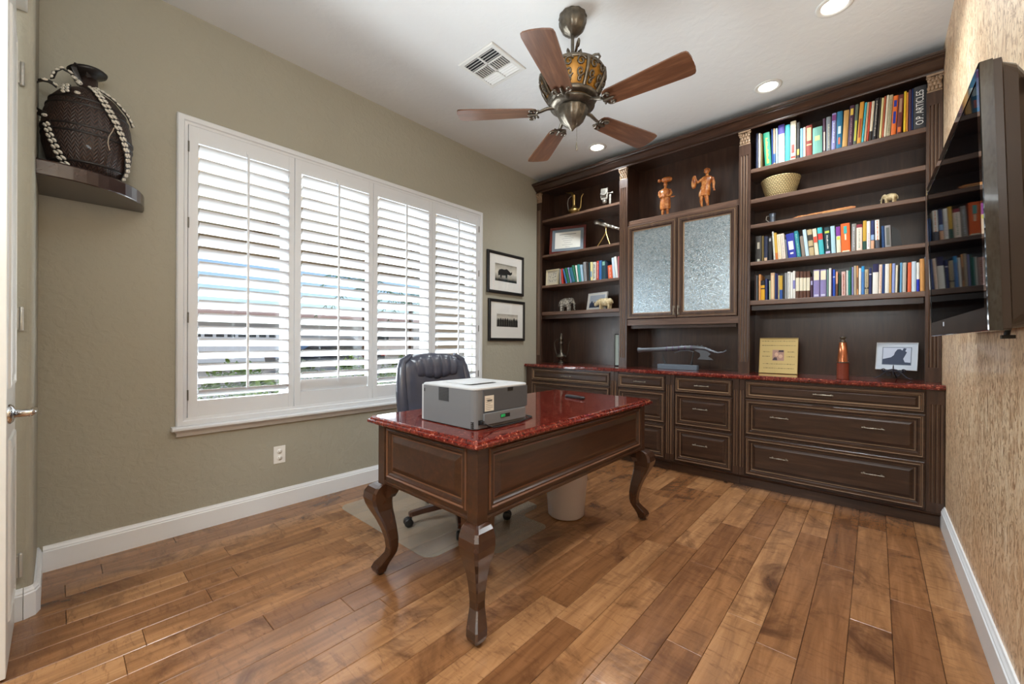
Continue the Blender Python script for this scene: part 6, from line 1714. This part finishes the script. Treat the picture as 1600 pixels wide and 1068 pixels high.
# parked car
car = thing('parked_car', 'dark parked car with red tail lamps seen through the second shutter', 'car', (-14.2, 7.6, -0.15), local=True)
m_car = mat('car_dark', '2a2c33', 0.2, coat=0.8)
body = [(-2.1, 0.25), (-2.15, 0.6), (-2.0, 0.85), (-1.3, 0.95), (-0.7, 1.32), (0.7, 1.36), (1.4, 0.98), (2.05, 0.88), (2.15, 0.55), (2.1, 0.25)]
MB().prism(body, -0.85, 0.85, 'x').turn(Matrix.Identity(4)).part('body', m_car, car)
MB().prism([(-1.15, 0.97), (-0.62, 1.27), (0.62, 1.30), (1.22, 0.99)], 0.851, 0.86, 'x').part('side_window', MATS['dark_window'], car)
for y in (-1.35, 1.35):
    for s in (-0.8, 0.8): MB().lathe([(0.0, -0.1), (0.2, -0.1), (0.31, -0.08), (0.31, 0.08), (0.2, 0.1), (0.0, 0.1)], (s, y, 0.31), 18, axis='x').part('wheel', m_black, car)
for y in (-2.12, 1.95): MB().box(0.70, 0.87, y, y + 0.22, 0.62, 0.80, b=0.01).part('tail_lamp', mat('red_lamp', 'b01c18', 0.3), car)
# shrubs of leaf blades
def shrub(x, y, r, h, m, label, cat='shrub', n=260, spiky=False, sd=1):
    rd = random.Random(sd)
    t0 = thing('shrub' if not spiky else 'spiky_plant', label, cat, (x, y, -0.15), local=True, group='plants outside the window')
    MB().tube([(0, 0, 0), (0.01, 0, h * 0.3), (0, 0.01, h * 0.55)], [0.03, 0.025, 0.015], 6).part('stem', m_bark, t0)
    mb = MB()
    for k in range(n):
        a = rd.uniform(0, 2 * PI)
        if spiky:
            el = rd.uniform(0.2, 1.4); L = h * rd.uniform(0.7, 1.05)
            d = Vector((math.cos(a) * math.cos(el), math.sin(a) * math.cos(el), math.sin(el))); s = Vector((-math.sin(a), math.cos(a), 0)) * 0.025
            p0 = Vector((0, 0, 0.05)); p1 = p0 + d * L * 0.5; p2 = p0 + d * L + Vector((0, 0, -L * 0.15 * math.cos(el)))
            mb.add([p0 - s * .5, p0 + s * .5, p1 + s, p1 - s, p2], [(0, 1, 2, 3), (3, 2, 4)])
        else:
            el = math.asin(rd.uniform(-0.35, 1)); q = rd.uniform(0.6, 1.0)
            c = Vector((r * q * math.cos(a) * math.cos(el), r * q * math.sin(a) * math.cos(el), h * 0.42 + h * 0.55 * q * math.sin(el)))
            d1_ = Vector((rd.uniform(-1, 1), rd.uniform(-1, 1), rd.uniform(-.4, 1))).normalized(); d2_ = d1_.orthogonal().normalized(); L = rd.uniform(0.05, 0.09)
            mb.add([c - d1_ * L, c + d2_ * L * .4, c + d1_ * L, c - d2_ * L * .4], [(0, 1, 2, 3)])
    o = mb.part('foliage', m, t0); o['kind'] = 'stuff'
    return t0
SH = [(-4.6, 1.9, .5, 1.0, m_leaf1, 'tall yellow-green bush row end outside the first panel', 0), (-4.8, 2.95, .5, .95, m_leaf2, 'dense olive bush behind the front shrubs', 0), (-5.2, 4.2, .5, 1.0, m_leaf1, 'bright bush in front of the parked car', 0), (-5.4, 5.4, .5, .95, m_leaf2, 'olive bush beyond the third shutter', 0), (-2.2, 1.15, .28, .62, m_leaf2, 'rounded olive shrub outside the lower left shutter corner', 0), (-3.4, 2.0, .42, .80, m_leaf1, 'bright green shrub outside the first shutter panel', 0), (-2.3, 1.85, .3, .45, m_leaf3, 'spiky blue-green plant outside the first shutter panel', 1),
      (-3.5, 2.95, .42, .72, m_leaf1, 'yellow-green shrub between the first and second shutters', 0), (-2.8, 3.75, .35, .62, m_leaf2, 'low olive shrub outside the second shutter', 0), (-3.9, 4.3, .42, .80, m_leaf1, 'leafy green shrub right of the parked car', 0), (-2.7, 4.9, .3, .75, m_leaf2, 'narrow olive shrub outside the third shutter', 0), (-2.2, 2.7, .25, .45, m_leaf3, 'small spiky plant close to the glass', 1)]
for i, (x, y, r, h, m, lab, sp_) in enumerate(SH): shrub(x, y, r, h, m, lab, n=420 if not sp_ else 60, spiky=bool(sp_), sd=i + 5)
def palm(x, y, h, label, sd):
    rd = random.Random(sd)
    t0 = thing('palm_tree', label, 'tree', (x, y, -0.15), local=True, group='palm trees in the yard')
    MB().tube([(0, 0, 0), (0.04, 0.03, h * .5), (0, 0, h)], [0.12, 0.09, 0.08], 10).part('trunk', m_bark, t0)
    for k in range(16):
        a = 2 * PI * k / 16 + rd.uniform(-.15, .15); el = rd.uniform(-.1, 1.0); L = rd.uniform(1.3, 1.8)
        mb = MB(); P_ = []
        for j in range(9):
            q = j / 8; P_.append(Vector((math.cos(a) * L * q * math.cos(el * .6), math.sin(a) * L * q * math.cos(el * .6), h + L * q * math.sin(el) - 0.9 * q * q * L * .7)))
        for j in range(1, 9):
            c = P_[j]; s = Vector((-math.sin(a), math.cos(a), 0)); d = (P_[j] - P_[j - 1]).normalized()
            for sg in (-1, 1):
                for o_ in (0, .5):
                    b = P_[j - 1].lerp(c, o_); l = .34 * (1 - abs(j / 8 - .45))
                    mb.add([b, b + d * .05, b + s * sg * l + d * .12 + Vector((0, 0, -.08))], [(0, 1, 2)])
        mb.tube(P_, 0.012, 4)
        mb.part('frond', m_leaf3, t0)
palm(-9.0, 6.4, 2.9, 'palm tree outside the second shutter panel', 2)
palm(-11.5, 9.8, 3.0, 'more distant palm tree outside the third shutter panel', 4)
